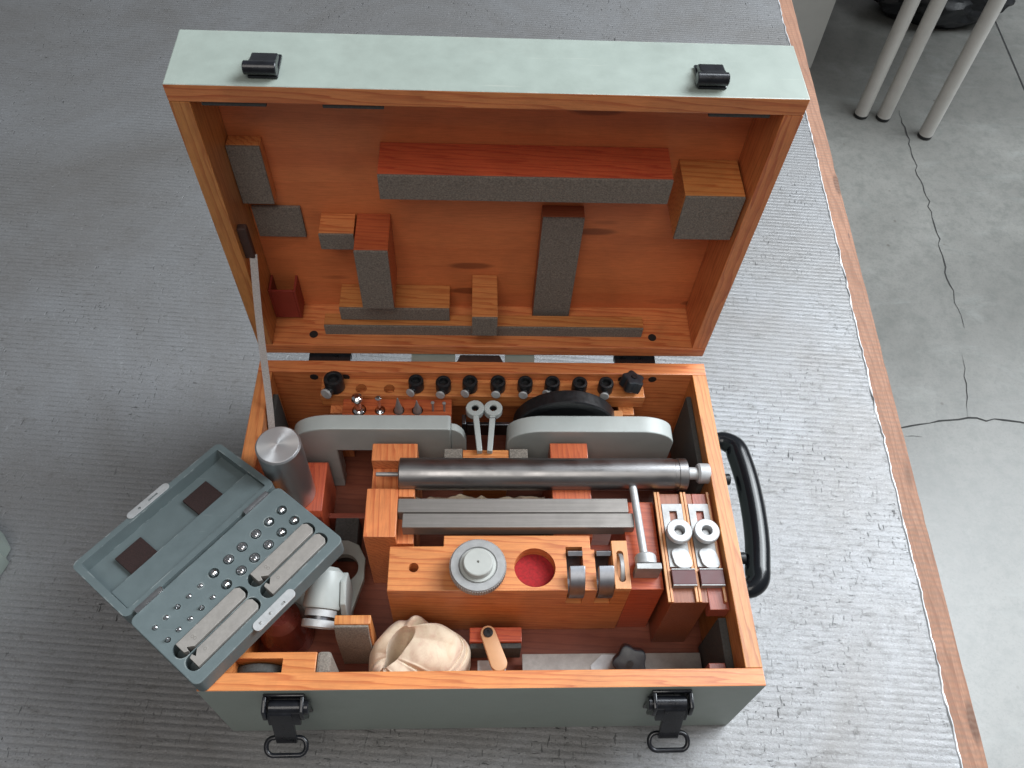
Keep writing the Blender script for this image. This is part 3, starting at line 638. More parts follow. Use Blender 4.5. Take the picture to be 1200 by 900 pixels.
k0 = knob(KX[0], 0.3040, 0.1182, 'small black knob with silver tip in back rack, ' + ORD[0])
for x, s in list(zip(KX, ORD))[1:]:
    dup(k0, (x, 0.3040 - random.uniform(0, 0.0015), 0.1182), R(random.uniform(-12, 25)), 'small black knob with silver tip in back rack, ' + s)
kb = dup(k0, (-0.1520, 0.3035, 0.1182), 0, 'larger black knob with silver tip at left end of back rack'); kb.scale = (1.28, 1.22, 1.22)
def star(name, loc, label, r=0.0120, h=0.013, rot=0.0, tilt=(0, 0, 0), lobes=5, amp=0.12):
    poly = []
    for i in range(60):
        a = 2 * math.pi * i / 60; rr = r * (1 - amp + amp * math.cos(lobes * a)); poly.append((rr * math.cos(a), rr * math.sin(a)))
    t = thing(name, label, 'knob', loc)
    q = Euler(tilt).to_matrix()
    tr = lambda p: q @ (Matrix.Rotation(rot, 3, 'Z') @ Vector(p)) + Vector(loc)
    G().prism(poly, 'z', 0.003, 0.003 + h, 0.0018, seg=3).xf(tr).build('grip', ['black_blue'], t)
    G().lathe([(0.0052, 0), (0.0060, 0.0006), (0.0060, 0.0029)], (0, 0, 0), (0, 0, 1), 20).xf(tr).build('collar', ['satin'], t)
    G().lathe([(0.0030, 0), (0.0030, 0.0012), (0, 0.0012)], (0, 0, 0.003 + h), (0, 0, 1), 16).xf(tr).build('screw', ['black_satin'], t)
    return t
star('star_knob', (0.1490, 0.3040, 0.1182), 'black star shaped knob at right end of back rack', 0.0122, 0.014, 0.35, (R(-14), R(14), 0))
star('star_knob', (0.1375, 0.0520, 0.0318), 'black star knob lying on steel strip in front compartment', 0.0165, 0.023, 0.55, (R(24), R(-10), 0), 5, 0.10)
# pins
def pin(x, y, prof, label, mat='chrome'):
    t = G().lathe([(r, h * 0.87) for r, h in prof], (x, y, 0.1032), (0, 0, 1), 20).build('pin', [mat], org=(x, y, 0.1032)); return tag(t, label, 'pin', 'pins in the red rack')
pin(-0.1265, 0.2800, [(0.0058, 0), (0.0058, 0.012), (0.0035, 0.014), (0.0032, 0.030), (0.0050, 0.0315), (0.0058, 0.0345), (0.0050, 0.038), (0.0025, 0.0395), (0, 0.0395)], 'thick steel pin with shiny ball head in red pin rack')
pin(-0.1055, 0.2800, [(0.0040, 0), (0.0040, 0.010), (0.0014, 0.012), (0.0014, 0.033), (0.0030, 0.0342), (0.0032, 0.0365), (0.0018, 0.038), (0, 0.038)], 'slim steel pin with small bright head, second in red rack')
pin(-0.0867, 0.2800, [(0.0046, 0), (0.0046, 0.012), (0.0036, 0.016), (0.0014, 0.030), (0.0007, 0.036), (0, 0.0362)], 'tall pointed steel cone pin, third in red rack', 'steel')
pin(-0.0680, 0.2800, [(0.0046, 0), (0.0046, 0.012), (0.0034, 0.016), (0.0012, 0.026), (0.0006, 0.031), (0, 0.0312)], 'short pointed steel cone pin, fourth in red rack', 'steel')
pin(-0.0522, 0.2800, [(0.0011, 0), (0.0011, 0.026), (0.0018, 0.0262), (0.0018, 0.0278), (0, 0.028)], 'thin wire pin, left of the last pair in red rack', 'steel')
pin(-0.0408, 0.2800, [(0.0011, 0), (0.0011, 0.025), (0.0018, 0.0252), (0.0018, 0.0268), (0, 0.027)], 'thin wire pin at the right end of red rack', 'steel')
# eyelet levers
def lever(hx, hy, ex, ey, z, label):
    t = thing('eyelet_lever', label, 'lever', (ex, ey, z), 'eyelet levers')
    G().ringlathe([(0.0036, -0.0050), (0.0036, 0.0022), (0.0042, 0.0030), (0.0086, 0.0030), (0.0093, 0.0023), (0.0093, -0.0043), (0.0086, -0.0050)], (hx, hy, z), (0, 0, 1), 36).build('eye', ['paint_cast'], t)
    G().ringlathe([(0.0026, -0.0045), (0.0026, 0.0010), (0.0035, 0.0010), (0.0035, -0.0045)], (hx, hy, z), (0, 0, 1), 24).build('bushing', ['black_satin'], t)
    d = Vector((ex - hx, ey - hy, 0)).normalized(); s = Vector((-d.y, d.x, 0)); a = Vector((hx, hy, 0)) + d * 0.0090; b = Vector((ex, ey, 0))
    pl = [a + s * 0.0030, a - s * 0.0030, b - s * 0.0026, b + s * 0.0026]
    G().prism([(p.x, p.y) for p in pl], 'z', z - 0.0040, z + 0.0022, 0.0007).build('arm', ['paint_cast'], t)
    return t
lever(-0.0097, 0.2775, -0.0050, 0.2275, 0.1195, 'left eyelet lever, grey painted ring on a straight arm')
lv = lever(0.0085, 0.2775, 0.0047, 0.2275, 0.1195, 'right eyelet lever, grey painted ring with a joint in its arm')
G().box(0.0045, 0.0113, 0.2655, 0.2662, 0.1150, 0.1219, 0.0002).build('joint_line', ['gunmetal'], lv)
g = G().box(-0.0230, -0.0185, 0.2640, 0.2760, 0.040, 0.113, 0.001).box(-0.0184, 0.030, 0.2680, 0.2720, 0.085, 0.105, 0.0008)
tag(g.build('bracket', ['gunmetal'], org=(0, 0.27, FZ)), 'dark metal bracket upright behind the eyelet levers', 'bracket')
# painted castings with rounded ends
def casting(label, x0, x1, rl, rr, y0, y1, zt, flip, notch):
    n = 10; poly = [(x0, 0.030)]
    for i in range(n + 1):
        a = math.pi - (math.pi / 2) * i / n; poly.append((x0 + rl + rl * math.cos(a), zt - rl * 0.62 + rl * 0.62 * math.sin(a)))
    for i in range(n + 1):
        a = math.pi / 2 - (math.pi / 2) * i / n; poly.append((x1 - rr + rr * math.cos(a), zt - rr * 0.62 + rr * 0.62 * math.sin(a)))
    poly.append((x1, 0.030))
    if notch: poly += [(notch[1], 0.030), (notch[1], notch[2]), (notch[0], notch[2]), (notch[0], 0.030)]
    t = thing('casting', label, 'casting', ((x0 + x1) / 2, (y0 + y1) / 2, FZ), 'grey green castings')
    G().prism(poly, 'y', y0, y1, 0.0012).build('body', ['paint_cast'], t)
    for fa, fb in (((x0 + 0.006, notch[0] - 0.001), (notch[1] + 0.001, x1 - 0.006)) if notch else ((x0 + 0.006, x0 + 0.04), (x1 - 0.04, x1 - 0.006))):
        G().box(fa, fb, y0 + 0.001, y1 - 0.001, FZ, 0.0298, 0.001).build('foot', ['paint_cast'], t)
    return t
ca = casting('left grey green casting with rounded ends beside the steel cylinder', -0.1900, -0.0335, 0.040, 0.004, 0.2475, 0.2645, 0.1285, 0, (-0.148, -0.104, 0.088))
n = 12; ear = [(-0.0333, 0.05)] + [(-0.0333 + 0.0150 * math.sin(math.pi / 2 * i / n), 0.098 + 0.0275 * math.cos(math.pi / 2 * i / n)) for i in range(n + 1)] + [(-0.0183, 0.05)]
G().prism(ear, 'y', 0.2490, 0.2570, 0.0010).build('ear', ['paint_cast'], ca)
ca = casting('right grey green casting with rounded ends in front of black wheel', 0.0225, 0.1900, 0.036, 0.036, 0.2455, 0.2645, 0.1285, 1, None)
G().box(0.0240, 0.0420, 0.2500, 0.2600, 0.1292, 0.1300, 0.0003).build('slot_cover', ['gunmetal'], ca) if False else None
# black wheel standing on edge
t = thing('wheel', 'black wheel on edge behind the right grey casting', 'wheel', (0.083, 0.276, FZ))
G().ringlathe([(0.042, -0.0070), (0.042, 0.0070), (0.0515, 0.0080), (0.0530, 0.0065), (0.0530, -0.0065), (0.0515, -0.0080)], (0.083, 0.2765, 0.0925), (0, 1, 0), 72).build('rim', ['black_satin'], t)
G().lathe([(0.012, -0.0050), (0.0419, -0.0045), (0.0419, 0.0045), (0.012, 0.0050)], (0.083, 0.2765, 0.0925), (0, 1, 0), 64).build('web', ['black_satin'], t)
# long steel tube
t = thing('steel_tube', 'long dark steel tube lying across the wooden supports', 'tube', (0.05, 0.2015, 0.1065))
TZ, TY = 0.1212, 0.2020
G().lathe([(0.0135, 0), (0.0154, 0.0012), (0.0154, 0.262), (0.0148, 0.2624), (0.0148, 0.2664), (0.0155, 0.2668), (0.0155, 0.2745), (0.0138, 0.2755)], (-0.0815, TY, TZ), (1, 0, 0), 64).build('barrel', ['steel_x'], t)
G().cyl((-0.1035, TY - 0.0005, TZ), (-0.0816, TY - 0.0005, TZ), 0.0021, 18).build('spindle', ['steel'], t)
G().lathe([(0.0060, 0), (0.0060, 0.0105), (0.0085, 0.0106), (0.0098, 0.0125), (0.0098, 0.0215), (0.0085, 0.0225)], (0.1941, TY + 0.001, TZ), (1, 0, 0), 36).build('end_knob', ['satin'], t)
# square bars
def bar(x0, x1, y0, y1, z0, z1, label):
    tag(G().box(x0, x1, y0, y1, z0, z1, 0.0006).build('square_bar', ['steel_dark'], org=((x0 + x1) / 2, (y0 + y1) / 2, z0)), label, 'bar', 'square steel bars')
bar(-0.0808, 0.1343, 0.1622, 0.1765, 0.1046, 0.1200, 'rear square steel bar, next to the tube')
bar(-0.0760, 0.1385, 0.1468, 0.1612, 0.1046, 0.1200, 'front square steel bar, nearest the ring block')
# crumpled cloth scrap between tube and bars
g = G(); V = []; F = []; nx, ny = 60, 12
for j in range(ny + 1):
    for i in range(nx + 1):
        x = -0.066 + 0.125 * i / nx; y = 0.1785 + 0.012 * j / ny
        z = 0.098 + 0.008 * noise.noise((x * 60, y * 130, 3)) + 0.005 * noise.noise((x * 160, y * 200, 5)) - 0.004 * abs(i / nx - 0.5)
        V.append((x, y, z))
for j in range(ny):
    for i in range(nx): F.append((j * (nx + 1) + i, j * (nx + 1) + i + 1, (j + 1) * (nx + 1) + i + 1, (j + 1) * (nx + 1) + i))
g.add(V, F); so = g.build('cloth_scrap', ['chamois'], org=(0, 0.184, 0.09), angle=80); md = so.modifiers.new('t', 'SOLIDIFY'); md.thickness = 0.0012
tag(so, 'crumpled pale cloth strip tucked between tube and square bars', 'cloth')
# steel cylinder
cx, cy = -0.1862, 0.2030
g = G().lathe([(0.0188, 0.0), (0.0203, 0.0012), (0.0203, 0.0898), (0.0190, 0.0912), (0.010, 0.0911), (0.0006, 0.0909), (0, 0.0905)], (cx, cy, 0.0806), (0, 0, 1), 72)
m = NT('turned_steel'); tcn = m.n('ShaderNodeTexCoord'); sp_ = m.n('ShaderNodeSeparateXYZ'); m.l(tcn.outputs['Object'], sp_.inputs[0])
rad = m.math('SQRT', m.math('ADD', m.math('POWER', sp_.outputs[0], 2.0), m.math('POWER', sp_.outputs[1], 2.0)))
gr = m.math('SINE', m.math('MULTIPLY', rad, 16000.0)); nz_ = m.noise(tcn.outputs['Object'], 90, 4)
m.set(Base_Color=(0.50, 0.50, 0.51), Metallic=0.9, Roughness=m.ramp(nz_, [(0.3, 0.32), (0.7, 0.40)]), Anisotropic=0.55)
tg = m.n('ShaderNodeTangent', direction_type='RADIAL', axis='Z'); m.l(tg.outputs[0], m.b.inputs['Tangent'])
cyo = thing('steel_cylinder', 'upright polished steel cylinder at the left side', 'cylinder', (cx, cy, 0.0806))
g.build('body', ['turned_steel'], cyo)
mm_ = MAT['turned_steel'].copy(); mm_.name = 'turned_steel_lit'; MAT['turned_steel_lit'] = mm_; pb = mm_.node_tree.nodes['Principled BSDF']; pb.inputs['Base Color'].default_value = (0.78, 0.78, 0.79, 1); pb.inputs['Anisotropic'].default_value = 0.8; pb.inputs['Metallic'].default_value = 0.8  # brighter copy for the top face, its highlight put into the base colour
G().lathe([(0.0186, 0), (0.0186, 0.0004), (0.010, 0.0005), (0.0006, 0.0005), (0, 0.0003)], (cx, cy, 0.0806 + 0.0913), (0, 0, 1), 72).build('end_face', ['turned_steel_lit'], cyo)
# flanged disc
t = thing('flanged_disc', 'knurled round steel disc with raised pale centre on ring block', 'disc', (-0.0066, 0.1058, RBT))
FX, FY = -0.0066, 0.1055
fl_ = G().lathe([(0.0190, 0.0003), (0.0190, 0.009), (0.0234, 0.0096), (0.0247, 0.0110), (0.0247, 0.0180), (0.0238, 0.0192), (0.0172, 0.0192), (0.0164, 0.0180), (0.0, 0.0180)], (FX, FY, RBT), (0, 0, 1), 96).build('flange', ['steel'], t)
for i in range(72):
    a = 2 * math.pi * i / 72
    if i == 0: kn = G().cyl((FX + 0.0247, FY, RBT + 0.0112), (FX + 0.0247, FY, RBT + 0.0178), 0.00055, 6, 0).build('knurl', ['steel'], fl_, org=(FX, FY, RBT))
    else:
        k2 = kn.copy(); COL.objects.link(k2); k2.rotation_euler = (0, 0, a)
G().lathe([(0.0160, 0.0181), (0.0158, 0.0196), (0.0135, 0.0199), (0.0134, 0.0215), (0.0128, 0.0258), (0.0120, 0.0264), (0.0012, 0.0264), (0.0011, 0.0240), (0, 0.0240)], (FX, FY - 0.0002, RBT), (0, 0, 1), 64).build('hub', ['hub_grey'], t)
# split rings standing in slots
def cring(x, label):
    n = 44; a0, a1 = R(92), R(398); ro, ri = 0.0212, 0.0165; yc, zc = 0.1075, 0.1045; hw = 0.0068; poly = []
    for i in range(n + 1):
        a = a0 + (a1 - a0) * i / n; poly.append((yc + ro * math.cos(a), zc + ro * math.sin(a)))
    for i in range(n, -1, -1):
        a = a0 + (a1 - a0) * i / n; poly.append((yc + ri * math.cos(a), zc + ri * math.sin(a)))
    tag(G().prism(poly, 'x', x - hw, x + hw, 0.0005).build('split_ring', ['gunmetal2'], org=(x, yc, zc - ro)), label, 'ring', 'split rings in the ring block')
metal('gunmetal2', (0.30, 0.31, 0.34), 0.4)
cring(0.0818, 'left wide split ring in its slot, next to red hole'); cring(0.1078, 'right wide split ring, beside the pale washer holder')
tag(G().ringlathe([(0.0125, -0.0016), (0.0125, 0.0016), (0.0143, 0.0020), (0.0150, 0.0014), (0.0150, -0.0014), (0.0143, -0.0020)], (0.1226, 0.1095, 0.1085), (1, 0, 0), 40).build('washer', ['steel'], org=(0.1226, 0.1095, 0.1085)), 'thin steel washer on edge in the slot of the pale block', 'washer')
# rod with square foot
t = thing('stand_rod', 'slim steel rod with collar and square foot lying right of rings', 'rod', (0.144, 0.13, 0.1102))
zr = 0.1215
G().lathe([(0.0032, 0), (0.0036, 0.0008), (0.0036, 0.0730), (0.0030, 0.0745), (0.0024, 0.0765), (0, 0.0768)], (0.1436, 0.1155, zr), Vector((-0.003, 0.073, 0.0005)), 24).build('shaft', ['satin'], t)
G().lathe([(0.0090, 0), (0.0096, 0.0008), (0.0096, 0.0090), (0.0086, 0.0105)], (0.1443, 0.1075, zr), (0, 1, 0), 32).build('collar', ['satin'], t)
ft = G().box(0.1335, 0.1560, 0.1010, 0.1066, 0.1104, 0.1316, 0.0006).build('foot', ['steel'], t)
G().box(0.1345, 0.1550, 0.1067, 0.1074, 0.1110, 0.1310, 0.0003).build('groove', ['black_satin'], t)
# two slide clamps
def clamp(dx, label):
    x = 0.1764 + dx; t = thing('slide_clamp', label, 'clamp', (x, 0.13, 0.1166), 'slide clamps in the right channels')
    pl = G().box(x - 0.0102, x + 0.0102, 0.1080, 0.1715, 0.1168, 0.1192, 0.0004).build('plate', ['steel'], t)
    cut(pl, G().box(x - 0.0036, x + 0.0036, 0.1500, 0.1640, 0.110, 0.125, 0))
    G().ringlathe([(0.0046, 0), (0.0046, 0.0112), (0.0052, 0.0120), (0.0108, 0.0120), (0.0116, 0.0112), (0.0116, 0.0070), (0.0108, 0.0062), (0.0062, 0.0060), (0.0062, 0)], (x + 0.0005, 0.1385, 0.1193), (0, 0, 1), 44).build('thumb_ring', ['satin'], t)
    G().lathe([(0.0040, 0), (0.0040, 0.0050), (0.0032, 0.0062), (0, 0.0064)], (x + 0.0005, 0.1385, 0.1193), (0, 0, 1), 20).build('screw', ['steel'], t)
    pts = [(x + q[0] + 0.0012 + 0.18 * q[1] * -1, 0.1165 + q[1]) for q in rrect(-0.0082, 0.0082, -0.0105, 0.0088, 0.0062)]
    G().prism(pts, 'z', 0.1194, 0.1216, 0.0006).build('tongue', ['satin'], t)
    G().box(x - 0.0103, x + 0.0112, 0.0900, 0.1035, 0.1168, 0.1232, 0.0005).build('stop', ['bakelite'], t)
    G().box(x - 0.0103, x + 0.0112, 0.1036, 0.1048, 0.1168, 0.1236, 0.0003).build('stop_edge', ['steel'], t)
    G().box(x - 0.0103, x + 0.0112, 0.0887, 0.0899, 0.1168, 0.1234, 0.0003).build('stop_edge', ['steel'], t)
clamp(0, 'left steel slide clamp with thumb ring, beside the lying rod'); clamp(0.0253, 'right steel slide clamp with thumb ring, beside the handle side wall')
# front compartment: steel strip, small plate, wooden tongue
tag(G().box(0.0360, 0.2060, 0.0290, 0.0590, 0.0280, 0.0310, 0.0004).build('steel_strip', ['steel_plate'], org=(0.12, 0.045, 0.028)), 'flat grey steel strip lying along the front compartment', 'strip')
tag(G().box(0.0362, 0.2000, 0.0292, 0.0400, FZ, 0.0279, 0.0006).build('wood_batten', ['mahogany_x'], org=(0.12, 0.035, FZ)), 'dark wooden batten under the steel strip in front compartment', 'batten')
tag(G().prism([(0.100, 0.030), (0.150, 0.030), (0.150, 0.0575), (0.1115, 0.0575), (0.100, 0.0475)], 'z', 0.0311, 0.0317, 0.0002).build('metal_plate', ['satin'], org=(0.125, 0.045, 0.0311)), 'small bright metal plate with cut corner under star knob', 'plate')
t = thing('wooden_turn_button', 'tan turn button with black screw in front compartment', 'latch', (0.003, 0.07, 0.0522))
d = Vector((0.0095, -0.0275, 0)); o = Vector((0.0035, 0.0700, 0)); L = d.length; dn = d.normalized(); sn_ = Vector((-dn.y, dn.x, 0)); pts = []
for i in range(13): a = math.pi / 2 + math.pi * i / 12; p = o + (dn * math.cos(a) + sn_ * math.sin(a)) * 0.0070; pts.append((p.x, p.y))
for i in range(13): a = -math.pi / 2 + math.pi * i / 12; p = o + d + (dn * math.cos(a) + sn_ * math.sin(a)) * 0.0078; pts.append((p.x, p.y))
G().prism(pts, 'z', 0.0535, 0.0590, 0.0012, seg=3).build('button', ['tan_plastic'], t)
G().lathe([(0.0046, 0), (0.0046, 0.0010), (0.0034, 0.0018), (0.0016, 0.0018), (0.0014, 0.0006), (0, 0.0006)], (0.0035, 0.0700, 0.0591), (0, 0, 1), 24).build('screw', ['black_satin'], t)
tag(G().box(-0.0060, 0.0200, 0.0340, 0.0500, 0.0400, 0.0416, 0.0004).box(-0.0060, -0.0040, 0.0340, 0.0500, FZ, 0.0399, 0.0004).build('metal_clip', ['satin'], org=(0.007, 0.042, FZ)), 'small bent metal clip below the tan turn button', 'clip')
# chamois bundle
def gz(x, c_, w_): 
    d = (x - c_ + math.pi) % (2 * math.pi) - math.pi; return math.exp(-(d / w_) ** 2)
BC = Vector((-0.0620, 0.0520)); MC = Vector((-0.0775, 0.0545)); MD = Vector((0.60, 0.80)); MP = Vector((0.80, -0.60))
V = []; F = []; NT_, NS = 220, 120
for k in range(NS + 1):
    t = k / NS
    for i in range(NT_):
        th = 2 * math.pi * i / NT_; ct, st_ = math.cos(th), math.sin(th)
        rb_ = 1 + 0.07 * math.sin(2 * th + 0.6) + 0.05 * math.sin(3 * th + 2.0) + 0.02 * math.sin(7 * th)
        base = BC + Vector((0.0455 * ct * rb_, 0.0330 * st_ * rb_))
        mr = 1 + 0.12 * math.sin(3 * th + 1) + 0.04 * math.sin(5 * th)
        mouth = MC + MD * (0.0190 * (ct * MD.x + st_ * MD.y)) * mr + MP * (0.0078 * (ct * MP.x + st_ * MP.y)) * mr
        right = max(0.0, ct * 0.9 + st_ * 0.25)
        H = 0.056 + 0.010 * max(0, st_) + 0.007 * right - 0.010 * gz(th, R(215), 0.6)
        if t < 0.72:
            q = t / 0.72; pl = q ** 1.7; p = base.lerp(mouth, pl)
            z = H * math.sin(math.pi / 2 * min(1, q * 1.12) ** 0.72) if q < 0.893 else H
            z += 0.0055 * math.sin(math.pi * q) * right
            # soft radial folds running into the mouth
            amp = math.sin(math.pi * q) ** 0.8
            for c_, w_, d_ in ((R(62), 0.20, 0.017), (R(100), 0.12, 0.004), (R(-62), 0.05, 0.003), (R(-128), 0.09, 0.010), (R(-105), 0.05, 0.004), (R(-160), 0.06, 0.003)):
                z -= d_ * amp * gz(th + 0.25 * (q - 0.5), c_, w_ * (1.25 - 0.6 * q)); z += d_ * 0.35 * amp * gz(th + 0.25 * (q - 0.5), c_ + w_ * 1.9, w_ * 0.9)
            # layered hem low on the right
            if ct > -0.1: z -= 0.0045 * right * (math.exp(-((q - 0.26) / 0.022) ** 2) + 0.8 * math.exp(-((q - 0.34) / 0.016) ** 2)); p = p + Vector((ct, st_)) * 0.0025 * right * math.exp(-((q - 0.18) / 0.08) ** 2)
        else:
            q = (t - 0.72) / 0.28; p = mouth.lerp(MC, 0.10 * math.sin(math.pi * q) * -1 + 0.82 * q ** 2.2)
            lip = 0.0022 * math.sin(math.pi * min(1, q * 4)) if q < 0.25 else 0
            z = H + lip - 0.040 * q ** 0.75 * (1 if True else 0)
        z += 0.0007 * noise.noise((p.x * 120, p.y * 120, z * 90)) + 0.0016 * noise.noise((p.x * 45, p.y * 45, 3))
        V.append((p.x, p.y, max(FZ + 0.0004, FZ + 0.0006 + z)))
for k in range(NS):
    for i in range(NT_): F.append((k * NT_ + i, k * NT_ + (i + 1) % NT_, (k + 1) * NT_ + (i + 1) % NT_, (k + 1) * NT_ + i))
F.append(tuple(NS * NT_ + i for i in range(NT_)))
tag(G().add(V, F).build('chamois_pouch', ['chamois'], org=(-0.06, 0.05, FZ), angle=80), 'soft folded cream chamois leather pouch bundled in front compartment', 'pouch')
# pale green head with two bright rings
t = thing('probe_head', 'pale green rounded head with bright rings under the small case', 'instrument head', (-0.147, 0.09, FZ))
hd = G()
ax = Vector((-0.10, -0.95, -0.28)).normalized(); o = Vector((-0.1455, 0.1120, 0.0840))
hd.lathe([(0.0, -0.012), (0.010, -0.0110), (0.0150, -0.007), (0.0168, 0.0), (0.0168, 0.024), (0.0160, 0.0262), (0.0120, 0.0270)], o, ax, 40).build('head', ['paint_cast'], t)
G().lathe([(0.0142, 0), (0.0142, 0.006)], o + ax * 0.0271, ax, 36).build('ring', ['satin'], t)
G().lathe([(0.0120, 0), (0.0120, 0.003)], o + ax * 0.0332, ax, 36).build('groove', ['gunmetal'], t)
G().lathe([(0.0150, 0), (0.0156, 0.0006), (0.0156, 0.0062), (0.0150, 0.0068), (0.0125, 0.0070), (0.0122, 0.0050), (0, 0.0050)], o + ax * 0.0363, ax, 36).build('front_ring', ['satin'], t)
G().prism([(0.0720, 0.030), (0.1180, 0.030), (0.1180, 0.086), (0.1060, 0.0935), (0.0880, 0.084)], 'x', -0.1310, -0.1255, 0.001).build('cheek', ['paint_cast'], t)
# flat bracket with big hole
pts = [(-0.185, 0.088), (-0.1270, 0.088), (-0.1165, 0.128), (-0.1165, 0.150), (-0.1240, 0.164), (-0.135, 0.169), (-0.185, 0.169)]
pt = G().prism(pts, 'z', 0.038, 0.046, 0.0010).build('flat_bracket', ['paint_case2'], org=(-0.15, 0.13, FZ)) if False else None
simple('paint_bracket', (0.30, 0.32, 0.30), 0.45, nscale=60, namt=0.06)  # grey green paint of the flat bracket, darker than the castings
pt = G().prism(pts, 'z', 0.038, 0.046, 0.0010).build('flat_bracket', ['paint_bracket'], org=(-0.15, 0.13, FZ))
cut(pt, G().cyl((-0.1370, 0.1395, 0.03), (-0.1370, 0.1395, 0.06), 0.0145, 40, 0).xf(lambda p: p))
tag(pt, 'flat grey green bracket with large round hole beside the pale head', 'bracket')
# red brown dome with bright rim under the small case
t = thing('domed_cap', 'dark red brown dome with bright rim half hidden by the small case', 'cap', (-0.187, 0.085, FZ))
G().lathe([(0.0240, 0), (0.0250, 0.002), (0.0235, 0.030), (0.0180, 0.048), (0.0110, 0.056)], (-0.188, 0.085, FZ), (0, 0, 1), 36).build('dome', ['red_glass'], t)
G().lathe([(0.0085, 0), (0.0092, 0.0012), (0.0092, 0.0050), (0.0080, 0.0062), (0.0058, 0.0064), (0.0052, 0.0050), (0, 0.005)], (-0.1845, 0.0990, 0.0655), (0.15, 0.25, 1), 30).build('rim', ['chrome'], t)
# grey disc in slotted filler
tag(G().lathe([(0.0228, -0.0040), (0.0240, -0.003), (0.0240, 0.003), (0.0228, 0.0040)], (-0.1890, 0.0245, 0.0850), (0, 1, 0), 48).build('grinding_disc', ['gunmetal3'] if False else ['felt_dark'], org=(-0.189, 0.0245, 0.06)), 'dark grey disc on edge in the slot of front left filler', 'disc')

# ------------------------------------------------------------------ small green case lying open across the left rim
CA = R(50.6); E1 = Vector((math.cos(CA), math.sin(CA), 0)); E2 = Vector((math.sin(CA), -math.cos(CA), 0)); CO = Vector((-0.2879, 0.0499, 0)); CZ = 0.150
def CT(p): return CO + E1 * p[0] + E2 * p[1] + Vector((0, 0, p[2]))
sc_ = thing('small_case', 'small grey green case lying open across the left edge, full of tips', 'case', CT((0.08, 0.04, H1)))
L1, L2 = 0.1600, 0.0830
body = G().prism(rrect(0, L1, 0, L2, 0.0060), 'z', H1 + 0.0004, CZ, 0.0008).xf(CT).build('body', ['paint_case'], sc_, org=CT((0, 0, 0)))
BIG = [0.1456, 0.1310, 0.1160, 0.1005, 0.0858, 0.0700]; SML = [0.0556, 0.0440, 0.0325, 0.0210, 0.0102]
c = G()
for yv in (0.0210, 0.0367):
    for x in BIG: c.cyl((x, yv, CZ - 0.0032), (x, yv, CZ + 0.003), 0.0046, 20, 0)
    for x in SML: c.cyl((x, yv, CZ - 0.0032), (x, yv, CZ + 0.003), 0.0024, 14, 0)
PLT = [(0.0880, 0.1500, 0.0455, 0.0580), (0.0880, 0.1500, 0.0606, 0.0731), (0.0115, 0.0745, 0.0450, 0.0575), (0.0115, 0.0745, 0.0604, 0.0729)]
c2 = G()
for a, b_, y0, y1 in PLT: c2.prism(rrect(a - 0.0062, b_ + 0.0030, y0 - 0.0010, y1 + 0.0010, 0.0066), 'z', CZ - 0.014, CZ + 0.003, 0)
cut(body, c.xf(CT), c2.xf(CT))
# tilt lid
TL = R(9.0); LW = 0.0820; LD = 0.0150
def CL(p): # p = along hinge, outward from hinge, depth below the rim
    q = Vector((p[0], -0.0032 - p[1] * math.cos(TL) + p[2] * math.sin(TL) * 1.0, CZ - 0.0006 - p[1] * math.sin(TL) - p[2] * math.cos(TL))); return CT(q)
wt = 0.0062
ld = G().prism(rrect(0, L1, 0, LW, 0.0060), 'z', LD - 0.0022, LD, 0.0006).xf(CL).build('lid', ['paint_case'], sc_)
outer = rrect(0, L1, 0, LW, 0.0060, 6); inner = rrect(wt, L1 - wt, wt, LW - wt, 0.0015, 6); nO = len(outer)
V = []; F = []
for z in (0.0, LD - 0.0023):
    V += [(p[0], p[1], z) for p in outer] + [(p[0], p[1], z) for p in inner]
for i in range(nO):
    j = (i + 1) % nO
    F += [(i, j, nO + j, nO + i), (2 * nO + i, 3 * nO + i, 3 * nO + j, 2 * nO + j), (i, 2 * nO + i, 2 * nO + j, j), (nO + i, nO + j, 3 * nO + j, 3 * nO + i)]
G().add(V, F).xf(CL).build('lid_rim', ['paint_case'], ld)
G().box(wt + 0.0002, L1 - wt - 0.0002, wt + 0.0002, 0.0345, 0.0040, LD - 0.0024, 0.0006).xf(CL).build('lid_ledge', ['paint_case'], ld)
for a in (0.0275, 0.1000):
    G().box(a, a + 0.0270, 0.0350, 0.0640, LD - 0.0060, LD - 0.0025, 0.0006).xf(CL).build('brown_pad', ['felt_brown'], ld)
lp = G().prism([(0.058 + q[0], q[1]) for q in rrect(0, 0.044, LW - 0.0045, LW + 0.0035, 0.0039)], 'z', -0.0009, -0.0001, 0.0002).xf(CL).build('clasp_plate', ['satin'], ld)
G().box(0.0800, 0.0900, LW - 0.0012, LW + 0.0002, -0.0012, -0.00095, 0).xf(CL).build('clasp_slot', ['hole_dark'], lp) if False else None
cut(lp, G().box(0.0800, 0.0900, LW - 0.0016, LW + 0.0004, -0.003, 0.002, 0).xf(CL), G().cyl((0.0705, LW - 0.0006, -0.003), (0.0705, LW - 0.0006, 0.002), 0.0014, 12, 0).xf(CL))
ln = len(ld.children)
lp2 = G().prism(rrect(0.0585, 0.1010, L2 - 0.0040, L2 + 0.0048, 0.0040), 'z', CZ + 0.0001, CZ + 0.0009, 0.0002).xf(CT).build('clasp_plate', ['satin'], sc_)
cut(lp2, G().box(0.0860, 0.0900, L2 + 0.0010, L2 + 0.0030, CZ - 0.01, CZ + 0.01, 0).xf(CT))
G().box(0.0600, 0.0990, L2 + 0.0002, L2 + 0.0040, CZ - 0.0032, CZ, 0.0004).xf(CT).build('clasp_catch', ['steel'], sc_)
